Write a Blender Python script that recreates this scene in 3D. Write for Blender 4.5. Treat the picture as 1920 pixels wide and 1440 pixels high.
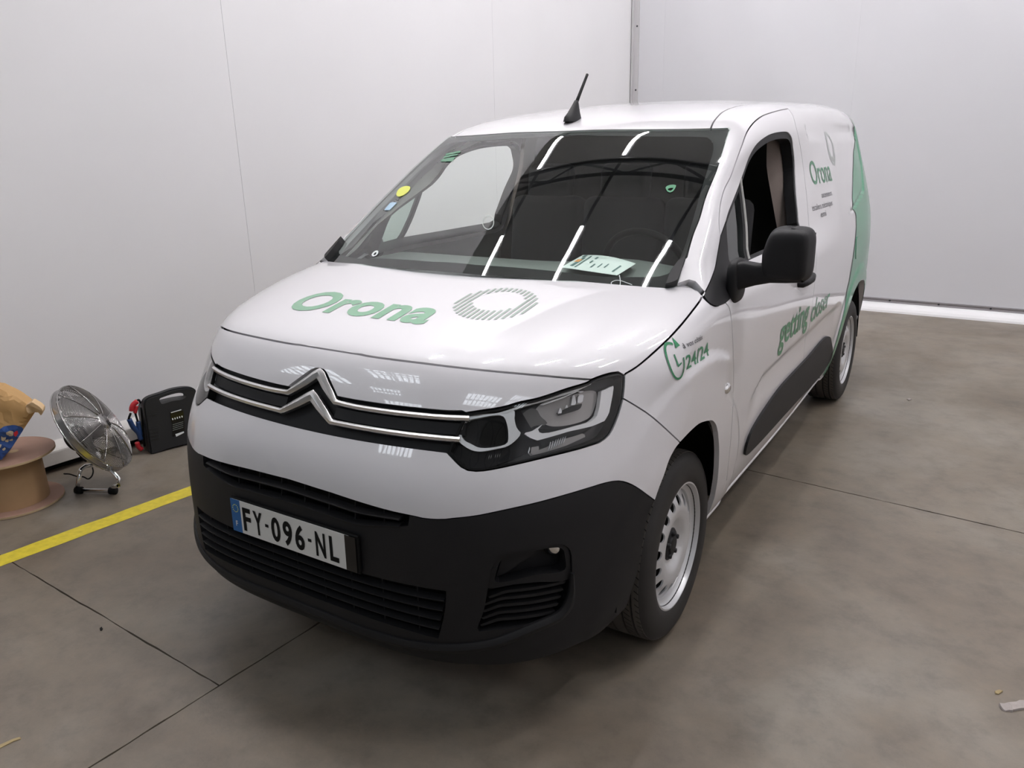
import bpy, bmesh, math, random
import numpy as np
from mathutils import Vector, Matrix
from mathutils.geometry import delaunay_2d_cdt
random.seed(7); rng=np.random.default_rng(7)
SC=bpy.context.scene
for o in list(bpy.data.objects): bpy.data.objects.remove(o)
# ================================================================ camera, world, exposure
CAM=np.array([1.676238,-2.278402,1.622253]); YAW,PITCH,ROLL=-.5704202,.2959636,-.02335701; FPX=1473.528
def _cam():
    cy,sy=np.cos(YAW),np.sin(YAW)
    fwd=np.array([sy*np.cos(PITCH),cy*np.cos(PITCH),-np.sin(PITCH)])
    right=np.array([cy,-sy,0.]); up=np.cross(right,fwd)
    return np.array([np.cos(ROLL)*right+np.sin(ROLL)*up,-np.sin(ROLL)*right+np.cos(ROLL)*up,fwd])
RM=_cam()
cd=bpy.data.cameras.new('camera'); cam=bpy.data.objects.new('camera',cd); SC.collection.objects.link(cam)
cd.sensor_width=36; cd.lens=36*FPX/1920; cd.clip_start=.05; cd.clip_end=200
m=Matrix.Identity(4)
for i in range(3):
    m[i][0]=RM[0][i]; m[i][1]=RM[1][i]; m[i][2]=-RM[2][i]; m[i][3]=CAM[i]
cam.matrix_world=m; SC.camera=cam
w=bpy.data.worlds.new('hall_air'); SC.world=w; w.use_nodes=True
w.node_tree.nodes['Background'].inputs[0].default_value=(.8,.85,.95,1); w.node_tree.nodes['Background'].inputs[1].default_value=.3
SC.view_settings.view_transform='Standard'; SC.view_settings.look='None'; SC.view_settings.gamma=1; SC.view_settings.use_curve_mapping=False
SC.view_settings.exposure=0.0
LAMP=196.0      # emission of the ceiling strip lamps
SKY=8.0        # emission of the rooflights
# ================================================================ materials
def mat(name,col,rough=.5,metal=0,coat=0,spec=.5,bump=0,bscale=200,var=0,vscale=3,emit=0,trans=0,alpha=1,coat_rough=.05):
    m=bpy.data.materials.new(name); m.use_nodes=True; nt=m.node_tree; b=nt.nodes['Principled BSDF']
    I=b.inputs; I['Base Color'].default_value=(*col,1); I['Roughness'].default_value=rough; I['Metallic'].default_value=metal
    I['Coat Weight'].default_value=coat; I['Coat Roughness'].default_value=coat_rough; I['Specular IOR Level'].default_value=spec
    I['Transmission Weight'].default_value=trans; I['Alpha'].default_value=alpha
    if emit: I['Emission Color'].default_value=(*col,1); I['Emission Strength'].default_value=emit
    N=nt.nodes.new; L=nt.links.new
    if bump or var:
        tc=N('ShaderNodeTexCoord')
    if var:
        n=N('ShaderNodeTexNoise'); n.inputs['Scale'].default_value=vscale; n.inputs['Detail'].default_value=6; L(tc.outputs['Object'],n.inputs['Vector'])
        mx=N('ShaderNodeMix'); mx.data_type='RGBA'; mx.inputs[6].default_value=(*[c*(1-var) for c in col],1); mx.inputs[7].default_value=(*[min(1,c*(1+var)) for c in col],1)
        L(n.outputs['Fac'],mx.inputs[0]); L(mx.outputs[2],I['Base Color'])
    if bump:
        n=N('ShaderNodeTexNoise'); n.inputs['Scale'].default_value=bscale; n.inputs['Detail'].default_value=3; L(tc.outputs['Object'],n.inputs['Vector'])
        bp=N('ShaderNodeBump'); bp.inputs['Strength'].default_value=bump; bp.inputs['Distance'].default_value=.002; L(n.outputs['Fac'],bp.inputs['Height']); L(bp.outputs[0],I['Normal'])
    return m
def glassmat(name,tint,ior=1.5,gloss=1.0,rough=0.0):
    m=bpy.data.materials.new(name); m.use_nodes=True; nt=m.node_tree; nt.nodes.clear(); N=nt.nodes.new; L=nt.links.new
    o=N('ShaderNodeOutputMaterial'); mx=N('ShaderNodeMixShader'); t=N('ShaderNodeBsdfTransparent'); g=N('ShaderNodeBsdfGlossy'); f=N('ShaderNodeFresnel')
    t.inputs[0].default_value=(*tint,1); g.inputs['Roughness'].default_value=rough; g.inputs[0].default_value=(gloss,gloss,gloss,1); 
    gm=N('ShaderNodeNewGeometry');mr_=N('ShaderNodeMapRange');mr_.inputs[3].default_value=ior;mr_.inputs[4].default_value=1/ior;L(gm.outputs['Backfacing'],mr_.inputs[0]);L(mr_.outputs[0],f.inputs[0])
    L(f.outputs[0],mx.inputs[0]); L(t.outputs[0],mx.inputs[1]); L(g.outputs[0],mx.inputs[2]); L(mx.outputs[0],o.inputs[0]); return m
M={}
M['paint']=mat('white_body_paint',(.72,.705,.725),.32,coat=1,coat_rough=.03)
M['plastic']=mat('black_bumper_plastic',(.0115,.0112,.0125),.55,bump=.25,bscale=900,spec=.3)
M['black']=mat('matt_black',(.006,.006,.006),.7,spec=.2)
M['gloss']=mat('gloss_black',(.006,.006,.006),.12)
M['frit']=mat('glass_black_border',(.008,.007,.009),.5,spec=.1)
M['rubber']=mat('tyre_rubber',(.024,.022,.021),.62,spec=.3)
M['tread']=mat('dusty_tread',(.075,.066,.058),.85,bump=.3,bscale=300)
M['chrome']=mat('chrome',(.78,.78,.78),.13,metal=1)
M['chromed']=mat('satin_chrome',(.70,.70,.70),.28,metal=1)
M['steel']=mat('silver_wheel_paint',(.58,.58,.59),.35,metal=.35,coat=.4)
M['greenm']=mat('green_vinyl',(.025,.21,.09),.35,coat=.4,spec=.4)
M['greenl']=mat('green_vinyl_band',(.045,.27,.14),.35,coat=.6)
M['greyv']=mat('grey_green_vinyl',(.25,.33,.27),.3,coat=.8)
M['greenlit']=mat('green_vinyl_lit',(.115,.36,.185),.3,coat=1)  # deep green vinyl again, with the bonnet's bright sheen put into its colour
M['greyt']=mat('grey_lettering',(.10,.10,.11),.5)
M['greyr']=mat('light_grey_vinyl',(.30,.34,.32),.45)
M['ws']=glassmat('windscreen_glass',(.84,.91,.87),1.52)
M['qg']=glassmat('quarter_glass',(.66,.80,.73),1.7)
M['lens']=glassmat('headlamp_lens',(.92,.92,.92),1.45)
M['lampdark']=mat('lamp_bezel',(.016,.016,.018),.3)
M['lampmid']=mat('lamp_grey_shield',(.13,.125,.12),.3)
M['lampmid2']=mat('smoked_marker_strip',(.07,.068,.07),.25)
M['lampgrey']=mat('lamp_reflector',(.42,.40,.39),.3,metal=.4)
M['lampchrome']=mat('lamp_chrome',(.80,.80,.80),.35,metal=.45)
M['drl']=mat('white_light_guide',(.90,.90,.92),.3)
M['dash']=mat('dashboard_plastic',(.17,.18,.175),.7,bump=.3,bscale=600)
M['bulk']=mat('dark_bulkhead',(.05,.047,.043),.8)
M['trim']=mat('pillar_trim_grey',(.76,.75,.71),.8)
M['seat']=mat('seat_cloth',(.035,.034,.036),.95,bump=.3,bscale=500)
M['taupe']=mat('taupe_seat_side',(.22,.18,.16),.9,bump=.3,bscale=400)
M['paper']=mat('paper',(.80,.84,.83),.8)
M['ink']=mat('paper_ink',(.12,.2,.2),.8)
M['orange']=mat('orange_print',(.8,.35,.12),.7)
M['plate']=mat('number_plate_white',(.72,.72,.70),.4)
M['pblue']=mat('number_plate_blue',(.01,.12,.36),.4)
M['yellow']=mat('yellow_sticker',(.75,.78,.15),.6)
M['bluest']=mat('pale_blue_sticker',(.45,.62,.75),.6)
# ================================================================ object helpers
def link(o,parent=None):
    SC.collection.objects.link(o)
    if parent is not None: o.parent=parent
    return o
def mobj(name,V,Fc,m,parent=None,normals=None,smooth=True,mi=None):
    me=bpy.data.meshes.new(name); me.from_pydata([tuple(map(float,v)) for v in V],[],[tuple(map(int,f)) for f in Fc]); 
    for x in (m if isinstance(m,list) else [m]): me.materials.append(x)
    if mi is not None: me.polygons.foreach_set('material_index',mi)
    me.polygons.foreach_set('use_smooth',[smooth]*len(me.polygons)); me.update()
    if normals is not None: me.normals_split_custom_set(normals)
    return link(bpy.data.objects.new(name,me),parent)
def thing(name,label,cat,loc=(0,0,0),rot=(0,0,0),group=None):
    o=bpy.data.objects.new(name,None); o.location=loc; o.rotation_euler=rot; o['label']=label; o['category']=cat; o.empty_display_size=.1
    if group:o['group']=group
    return link(o)
def tag(o,label,cat,group=None):
    o['label']=label;o['category']=cat
    if group:o['group']=group
    return o
class MB:
    def __init__(s): s.V=[];s.F=[]
    def add(s,V,Fc):
        n=len(s.V); s.V+= [tuple(v) for v in V]; s.F+=[tuple(i+n for i in f) for f in Fc]; return s
    def box(s,c,h,R=None,bev=0.0):
        c=Vector(c);R=R or Matrix.Identity(3);b=bev
        if b<=0:
            vs=[c+R@Vector((x*h[0],y*h[1],z*h[2])) for x in(-1,1) for y in(-1,1) for z in(-1,1)]
            return s.add(vs,[(0,1,3,2),(4,6,7,5),(0,4,5,1),(2,3,7,6),(0,2,6,4),(1,5,7,3)])
        bm=bmesh.new(); bmesh.ops.create_cube(bm,size=2)
        for v in bm.verts: v.co=Vector((v.co.x*h[0],v.co.y*h[1],v.co.z*h[2]))
        bmesh.ops.bevel(bm,geom=bm.edges[:],offset=b,segments=3,profile=.5,affect='EDGES')
        bm.verts.index_update()
        s.add([c+R@v.co for v in bm.verts],[[v.index for v in f.verts] for f in bm.faces]); bm.free(); return s
    def tube(s,P,r,n=10,closed=False,cap=True):
        P=[Vector(p) for p in P];k=len(P);rs=r if hasattr(r,'__len__') else [r]*k
        up=None;V=[];prev=None
        for i in range(k):
            a=P[i-1] if (i>0 or closed) else P[i];b=P[(i+1)%k] if (i<k-1 or closed) else P[i]
            t=(b-a).normalized()
            if prev is None: u=t.orthogonal().normalized()
            else:
                u=prev-t*prev.dot(t); u=u.normalized() if u.length>1e-6 else t.orthogonal().normalized()
            prev=u;v=t.cross(u)
            V+=[P[i]+(u*math.cos(2*math.pi*j/n)+v*math.sin(2*math.pi*j/n))*rs[i] for j in range(n)]
        Fc=[]
        for i in range(k if closed else k-1):
            for j in range(n): a=i*n+j;b=i*n+(j+1)%n;c=((i+1)%k)*n+(j+1)%n;d=((i+1)%k)*n+j; Fc.append((a,b,c,d))
        if cap and not closed: Fc+=[tuple(range(n))[::-1],tuple((k-1)*n+j for j in range(n))]
        return s.add(V,Fc)
    def lathe(s,prof,O,ax,n=48,closed=False,a0=0,a1=2*math.pi):
        """prof: (radius, height along axis)"""
        O=Vector(O);ax=Vector(ax).normalized();u=ax.orthogonal().normalized();v=ax.cross(u);k=len(prof);full=abs(a1-a0-2*math.pi)<1e-6
        m=n if full else n+1;V=[]
        for i in range(m):
            a=a0+(a1-a0)*i/n;e=u*math.cos(a)+v*math.sin(a)
            V+=[O+e*r+ax*h for r,h in prof]
        Fc=[]
        for i in range(n):
            i2=(i+1)%m
            for j in range(k if closed else k-1): j2=(j+1)%k; Fc.append((i*k+j,i2*k+j,i2*k+j2,i*k+j2))
        return s.add(V,Fc)
    def obj(s,name,m,parent=None,smooth=False,auto=None):
        o=mobj(name,s.V,s.F,m,parent,smooth=smooth)
        if auto:
            me=o.data; me.polygons.foreach_set('use_smooth',[True]*len(me.polygons)); me.set_sharp_from_angle(angle=auto)
        return o
# ================================================================ body surface of the van (implicit)
def pxray(px):
    px=np.asarray(px,float).reshape(-1,2)
    d=np.stack([(px[:,0]-960)/FPX,-(px[:,1]-720)/FPX,np.ones(len(px))],1)@RM
    return d/np.linalg.norm(d,axis=1)[:,None]
def pix(p):
    d=(np.asarray(p,float).reshape(-1,3)-CAM)@RM.T
    return np.stack([960+FPX*d[:,0]/d[:,2],720-FPX*d[:,1]/d[:,2]],1)
# ---------------------------------------------------------------- body surface
def smax(a,b,k):
    h=np.maximum(k-np.abs(a-b),0)/k
    return np.maximum(a,b)+h*h*k*.25
def spline(pts,n=24,closed=False):
    P=np.asarray(pts,float); out=[]
    m=len(P); rng=range(m if closed else m-1)
    for i in rng:
        p0=P[(i-1)%m] if closed or i>0 else 2*P[0]-P[1]
        p1=P[i]; p2=P[(i+1)%m]
        p3=P[(i+2)%m] if closed or i+2<m else 2*P[-1]-P[-2]
        # centripetal catmull-rom (non overshooting)
        t0=0; t1=t0+max(np.linalg.norm(p1-p0),1e-6)**.5; t2=t1+max(np.linalg.norm(p2-p1),1e-6)**.5; t3=t2+max(np.linalg.norm(p3-p2),1e-6)**.5
        t=np.linspace(t1,t2,n,endpoint=False)[:,None]
        A1=(t1-t)/(t1-t0)*p0+(t-t0)/(t1-t0)*p1;A2=(t2-t)/(t2-t1)*p1+(t-t1)/(t2-t1)*p2;A3=(t3-t)/(t3-t2)*p2+(t-t2)/(t3-t2)*p3
        B1=(t2-t)/(t2-t0)*A1+(t-t0)/(t2-t0)*A2;B2=(t3-t)/(t3-t1)*A2+(t-t1)/(t3-t1)*A3
        out.append((t2-t)/(t2-t1)*B1+(t-t1)/(t2-t1)*B2)
    if not closed: out.append(P[-1:])
    return np.concatenate(out)
class Prof:
    """signed distance to a closed (y,z) profile, tabulated on a grid"""
    def __init__(s,poly,y0,y1,z0,z1,h=.01):
        s.y0,s.z0,s.h=y0,z0,h
        ys=np.arange(y0,y1+h,h);zs=np.arange(z0,z1+h,h)
        Y,Z=np.meshgrid(ys,zs,indexing='ij');q=np.stack([Y.ravel(),Z.ravel()],1)
        a=poly;b=np.roll(poly,-1,0);d2=np.full(len(q),1e9);ins=np.zeros(len(q),bool)
        for (ay,az),(by,bz) in zip(a,b):
            ey,ez=by-ay,bz-az;L=ey*ey+ez*ez
            if L<1e-14: continue
            t=np.clip(((q[:,0]-ay)*ey+(q[:,1]-az)*ez)/L,0,1)
            dd=(q[:,0]-ay-t*ey)**2+(q[:,1]-az-t*ez)**2
            d2=np.minimum(d2,dd)
            if az!=bz:
                c=((az>q[:,1])!=(bz>q[:,1]))&(q[:,0]<ey*(q[:,1]-az)/ez+ay); ins^=c
        s.T=(np.sqrt(d2)*np.where(ins,-1,1)).reshape(Y.shape); s.n=np.array(s.T.shape)
    def __call__(s,y,z):
        u=(y-s.y0)/s.h;v=(z-s.z0)/s.h
        u=np.clip(u,1,s.n[0]-3.001);v=np.clip(v,1,s.n[1]-3.001);i=u.astype(int);j=v.astype(int);fu=u-i;fv=v-j
        def w(f): return [(-f**3+2*f**2-f)/2,(3*f**3-5*f**2+2)/2,(-3*f**3+4*f**2+f)/2,(f**3-f**2)/2]
        wu,wv=w(fu),w(fv);r=0
        for a in range(4):
            for b in range(4): r=r+wu[a]*wv[b]*s.T[i+a-1,j+b-1]
        return r
LOW=spline([(-.79,.20),(-.85,.235),(-.882,.31),(-.884,.45),(-.880,.60),(-.866,.72),(-.84,.79),(-.797,.86),(-.757,.93),(-.728,.98),(-.700,1.02),(-.672,1.052),(-.62,1.078),(-.5,1.110),(-.3,1.150),(-.1,1.182),(.1,1.208),(.4,1.235),(.8,1.25)],10)
def smoothline(P,sig,h=.004):
    d=np.r_[0,np.cumsum(np.linalg.norm(np.diff(P,axis=0),axis=1))];t=np.arange(0,d[-1],h);Q=np.stack([np.interp(t,d,P[:,i]) for i in(0,1)],1)
    k=int(3*sig/h);w=np.exp(-.5*(np.arange(-k,k+1)*h/sig)**2);w/=w.sum()
    A=2*Q[0]-Q[k:0:-1];B=2*Q[-1]-Q[-2:-k-2:-1];E=np.concatenate([A,Q,B])
    R=np.stack([np.convolve(E[:,i],w,'valid') for i in(0,1)],1);return R[::3]
LOW=smoothline(LOW,.03)
LOW=np.vstack([LOW,[(3.5,1.24),(3.80,1.2),(3.84,1.0),(3.86,.6),(3.84,.3),(3.7,.2),(3.0,.17),(0,.17)]])
CAB=spline([(-.22,1.10),(-.09,1.188),(.042,1.276),(.30,1.438),(.55,1.583),(.742,1.683),(.82,1.706),(.95,1.735),(1.25,1.778),(1.6,1.808),(2.1,1.828),(2.7,1.835),(3.2,1.822),(3.6,1.785),(3.72,1.75),(3.78,1.68),(3.82,1.5),(3.85,1.2),(3.85,1.0)],10)
CAB=smoothline(CAB,.035)
CAB=np.vstack([CAB,[(3.8,.6),(0,.6),(-.3,.8)]])
PLOW=Prof(LOW,-1.2,4.2,0,2.,.01); PCAB=Prof(CAB,-1.2,4.2,0,2.2,.01)
XZ=np.array([(.0,.76),(.17,.79),(.25,.825),(.35,.862),(.5,.892),(.65,.906),(.8,.913),(.95,.914),(1.1,.905),(1.2,.888),(1.3,.863),(1.4,.835),(1.5,.806),(1.6,.776),(1.7,.748),(1.8,.72),(2.0,.66)])
_zz=np.linspace(0,2,401); _c=np.interp(_zz,XZ[:,0],XZ[:,1]); _k=np.ones(21)/21; _c=np.convolve(np.pad(_c,10,'edge'),_k,'valid')
def sstep(a,b,x):
    t=np.clip((x-a)/(b-a),0,1);return t*t*(3-2*t)
def side(y,z):
    X=np.interp(z,_zz,_c)
    X=X-.022*sstep(1.2,2.8,y)-.15*np.maximum(y-2.95,0)**2
    X=X-.075*np.maximum(-.05-y,0)**2-.0*y
    # greenhouse narrows towards the front
    # arch flares
    for yc in(0.,2.94):
        r=np.hypot(y-yc,z-.322)
        k=sstep(.565,.52,r)
        if yc==0: k=np.maximum(k,sstep(.672,.632,r)*sstep(.36,.20,y)*sstep(-.50,-.22,y))
        X=X+.011*k*sstep(.1,.3,z)
    # greenhouse is narrower than the body beside the front seats
    X=X-.050*sstep(1.08,1.24,z)*sstep(2.3,1.3,y)*(1-.75*sstep(1.46,1.66,z))
    # pressed line above the rub strip, fading out downwards
    zc=np.interp(y,[.46,.50,.556,.757,1.163,1.947,2.35],[.44,.583,.659,.728,.742,.735,.72]);d=zc-z
    X=X-.008*sstep(-.018,.018,d)*sstep(.15,.03,d)*sstep(.56,.72,y)*sstep(2.45,2.25,y)
    # groove round the pressed blind window behind the door
    ye=np.interp(z,[1.20,1.30,1.45,1.6],[2.60,3.12,3.30,3.32]);dy=ye-y;dz=1.675-z
    gt=sstep(-.008,.010,dz)*sstep(.08,.016,dz)*sstep(-.03,.02,dy)*sstep(1.84,1.90,y)
    gr=sstep(-.03,.02,dy)*sstep(.16,.04,dy)*sstep(-.006,.012,dz)*sstep(1.20,1.235,z)
    X=X-.011*np.maximum(gt,gr)
    return X
def Flow(x,y,z):
    ax=np.abs(x);x2=ax*ax
    k=.15-.09*sstep(-.45,-.05,y)*sstep(.9,1.0,z)
    low=PLOW(y-.655*ax**3.75,z+(.035-.02*sstep(-.5,0,y))*x2)
    return smax(low,ax-side(y,z),k)
def Fcab(x,y,z):
    ax=np.abs(x);x2=ax*ax
    cab=PCAB(y-.34*x2,z+(.02+.07*sstep(.9,2.2,y))*x2)
    return smax(cab,ax-side(y,z),.05+.07*np.maximum(sstep(1.5,1.68,z),sstep(1.2,1.9,y)))
def Fws(x,y,z):
    x2=x*x;return PCAB(y-.34*x2,z+(.02+.07*sstep(.9,2.2,y))*x2)
def F(x,y,z): return np.minimum(Flow(x,y,z),Fcab(x,y,z))
def grad(Fn,p,e=2e-3):
    g=np.stack([Fn(*(p+np.eye(3)[i]*e).T)-Fn(*(p-np.eye(3)[i]*e).T) for i in range(3)],1)
    return g/np.linalg.norm(g,axis=1)[:,None]
def bis(Fn,o,d,lo,hi,out=1):
    for _ in range(26):
        m=(lo+hi)/2;v=Fn(*(o+d*m[:,None]).T)*out>0
        hi=np.where(v,m,hi);lo=np.where(v,lo,m)
    return o+d*((lo+hi)/2)[:,None]
def fromin(Fn,o,d,L=2.5,n=55):
    """last crossing from inside to outside... first crossing going outwards"""
    ts=np.linspace(0,L,n);lo=np.zeros(len(o));hi=np.full(len(o),L);done=np.zeros(len(o),bool)
    for i in range(1,n):
        v=Fn(*(o+d*ts[i]).T)>0
        new=v&~done;hi[new]=ts[i];lo[new]=ts[i-1];done|=v
    return bis(Fn,o,d,lo,hi)
def frompx(px,Fn=None,n=280):
    Fn=Fn or F;d=pxray(px);o=np.repeat(CAM[None],len(d),0)
    ts=np.linspace(.6,8,n);lo=np.full(len(o),np.nan);hi=lo.copy();done=np.zeros(len(o),bool);best=np.full(len(o),9.);bt=np.zeros(len(o))
    for i in range(n):
        f=Fn(*(o+d*ts[i]).T);v=f<0;new=v&~done;hi[new]=ts[i];lo[new]=ts[i-1];done|=v
        b=(f<best)&~done;best[b]=f[b];bt[b]=ts[i]
    m=~done;r=bis(Fn,o,d,np.where(m,0,lo),np.where(m,0,hi),-1)
    r[m]=(o+d*bt[:,None])[m]
    return r,m
def Z(n,pts):
    ox,oy,s={1:(340,560,3.42857),2:(800,560,3.42857),3:(340,840,3.42857),4:(800,840,3.42857),5:(600,140,2.4),6:(1200,160,3.6),7:(1240,460,2.881),8:(0,690,4.9658),0:(0,0,1)}[n]
    return [(ox+x/s,oy+y/s) for x,y in pts]
# ================================================================ panel builder
def D_side():
    R=.6
    return dict(to=lambda p:np.stack([p[:,1],R*np.arctan2(p[:,2]-1.,np.abs(p[:,0])-.3)],1),
      ray=lambda q:(np.stack([np.full(len(q),.3),q[:,0],np.full(len(q),1.)],1),np.stack([np.cos(q[:,1]/R),0*q[:,0],np.sin(q[:,1]/R)],1)))
def D_front():
    R=.85
    return dict(to=lambda p:np.stack([R*np.arctan2(p[:,0],-(p[:,1]-.3)),p[:,2]],1),
      ray=lambda q:(np.stack([0*q[:,0],np.full(len(q),.3),q[:,1]],1),np.stack([np.sin(q[:,0]/R),-np.cos(q[:,0]/R),0*q[:,0]],1)))
def D_axis(zc,R):
    return dict(to=lambda p:np.stack([R*np.arctan2(p[:,0],p[:,2]-zc),p[:,1]],1),
      ray=lambda q:(np.stack([0*q[:,0],q[:,1],np.full(len(q),zc)],1),np.stack([np.sin(q[:,0]/R),0*q[:,0],np.cos(q[:,0]/R)],1)))
def D_rear():
    R=.85
    return dict(to=lambda p:np.stack([-R*np.arctan2(p[:,0],(p[:,1]-2.9)),p[:,2]],1),
      ray=lambda q:(np.stack([0*q[:,0],np.full(len(q),2.9),q[:,1]],1),np.stack([-np.sin(q[:,0]/R),np.cos(q[:,0]/R),0*q[:,0]],1)))
DS,DF,DH,DR,DB=D_side(),D_front(),D_axis(.2,.95),D_axis(.9,.9),D_rear()
def PX(pts,Fn=None,smooth=True,n=6,snap0=False,snap1=False):
    """photo outline (pixels) carried onto the body surface"""
    P=spline(pts,n) if smooth and len(pts)>2 else np.array(pts,float)
    p,_=frompx(P,Fn)
    if snap0: p[0,0]=0
    if snap1: p[-1,0]=0
    return p
def resample(P,h):
    P=np.asarray(P);d=np.r_[0,np.cumsum(np.linalg.norm(np.diff(P,axis=0),axis=1))]
    n=max(1,int(np.ceil(d[-1]/h)));s=np.linspace(0,d[-1],n+1);return np.stack([np.interp(s,d,P[:,i]) for i in range(P.shape[1])],1)
def loop(segs,D,h,mirror=False,dom=False):
    out=[]
    for s in segs:
        q=np.asarray(s,float); q=q if q.shape[1]==2 else D['to'](q)
        out.append(resample(q,h))
    L=[]
    for q in out:
        for a in q:
            if not L or np.hypot(*(a-L[-1]))>h*.25: L.append(a)
    L=np.array(L)
    if mirror:
        m=L[::-1].copy();m[:,0]*=-1
        L=np.concatenate([L,m]); keep=[0]
        for i in range(1,len(L)):
            if np.hypot(*(L[i]-L[keep[-1]]))>h*.2: keep.append(i)
        L=L[keep]
    if np.hypot(*(L[0]-L[-1]))<h*.25: L=L[:-1]
    return L
def area(L): x,y=L.T; return .5*np.sum(x*np.roll(y,-1)-np.roll(x,-1)*y)
def inpoly(q,L):
    x,y=q.T;c=np.zeros(len(q),bool)
    for (ax,ay),(bx,by) in zip(L,np.roll(L,-1,0)):
        if ay!=by: c^=((ay>y)!=(by>y))&(x<(bx-ax)*(y-ay)/(by-ay)+ax)
    return c
def inset(L,g):
    a=L-np.roll(L,1,0);b=np.roll(L,-1,0)-L
    n=lambda v:np.stack([-v[:,1],v[:,0]],1)/np.maximum(np.linalg.norm(v,axis=1),1e-9)[:,None]
    m=n(a)+n(b);l=np.maximum((m*n(b)).sum(1),.35);return L+m/l[:,None]*g
def dist2(q,L):
    d=np.full(len(q),9e9)
    for a,b in zip(L,np.roll(L,-1,0)):
        e=b-a;t=np.clip(((q-a)@e)/max(e@e,1e-12),0,1);d=np.minimum(d,((q-a-t[:,None]*e)**2).sum(1))
    return d
def surf_at(q,D,Fn,off=0.):
    o,d=D['ray'](q);p=fromin(Fn,o,d);n=grad(Fn,p);return p+n*off,n
def panel(name,loops,D,Fn,m,parent,h=.03,gap=.002,depth=.014,off=0.,mirror=False,kind=None,disp=None,noskirt=False):
    """cut a piece out of the body surface; loops[0] outer, the rest holes, in the flat chart D"""
    LL=[]
    for i,L in enumerate(loops):
        L=L if (area(L)>0)==(i==0) else L[::-1]
        LL.append(inset(L,gap) if gap else L)
    B=np.concatenate(LL);E=[];k=0
    for L in LL: n=len(L);E+=[(k+j,k+(j+1)%n) for j in range(n)];k+=n
    lo,hi=LL[0].min(0),LL[0].max(0)
    gx=np.arange(lo[0],hi[0],h);gy=np.arange(lo[1],hi[1],h*.866)
    G=np.array([(x+(h/2 if j%2 else 0),y) for j,y in enumerate(gy) for x in gx])
    if len(G):
        k_=inpoly(G,LL[0])
        for L in LL[1:]: k_&=~inpoly(G,L)
        G=G[k_]
        if len(G):
            d=np.full(len(G),9e9)
            for L in LL: d=np.minimum(d,dist2(G,L))
            G=G[d>(.4*h)**2]
    Q=np.concatenate([B,G]) if len(G) else B
    r=delaunay_2d_cdt([Vector(q) for q in Q],E,[],0,1e-7)
    v=np.array([tuple(x) for x in r[0]]);T=np.array([f for f in r[2] if len(f)==3])
    c=v[T].mean(1);k_=inpoly(c,LL[0])
    for L in LL[1:]: k_&=~inpoly(c,L)
    T=T[k_]; e1=v[T[:,1]]-v[T[:,0]];e2=v[T[:,2]]-v[T[:,0]];a_=e1[:,0]*e2[:,1]-e1[:,1]*e2[:,0];T[a_<0]=T[a_<0][:,::-1]; T=T[np.abs(a_)>1e-9]
    p,n=surf_at(v,D,Fn,off)
    if disp is not None: p=p+n*disp(v,p)[:,None]
    # outward orientation
    fn=np.cross(p[T[:,1]]-p[T[:,0]],p[T[:,2]]-p[T[:,0]])
    flip=(fn*n[T].mean(1)).sum(1).mean()<0
    if flip: T=T[:,::-1]
    V=list(p);Fc=[tuple(t) for t in T];NL=[n[i] for t in T for i in t]
    if depth and not noskirt:
        cnt={}
        for t in T:
            for a,b in((t[0],t[1]),(t[1],t[2]),(t[2],t[0])):
                cnt[(a,b)]=1
        be=[(a,b) for (a,b) in cnt if (b,a) not in cnt]
        idx={};
        def g(i,lvl):
            if (i,lvl) not in idx: idx[(i,lvl)]=len(V);V.append(p[i]-n[i]*(depth if lvl else 0))
            return idx[(i,lvl)]
        for a,b in be:
            f=(g(b,0),g(a,0),g(a,1),g(b,1));Fc.append(f)
            tn=np.cross(np.array(V[f[1]])-V[f[0]],np.array(V[f[3]])-V[f[0]]);l=np.linalg.norm(tn);tn=tn/l if l>1e-12 else n[a];NL+=[tn]*4
    V=np.array(V);NL=np.array(NL)
    if mirror:
        V=V*[-1,1,1];NL=NL*[-1,1,1];out=[];N2=[];k=0
        for f in Fc: out.append(tuple(f[::-1]));N2+=list(NL[k:k+len(f)][::-1]);k+=len(f)
        Fc=out;NL=N2
    o=mobj(name,V,Fc,m,parent,normals=[tuple(x) for x in NL])
    if kind:o['kind']=kind
    return o
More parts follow.
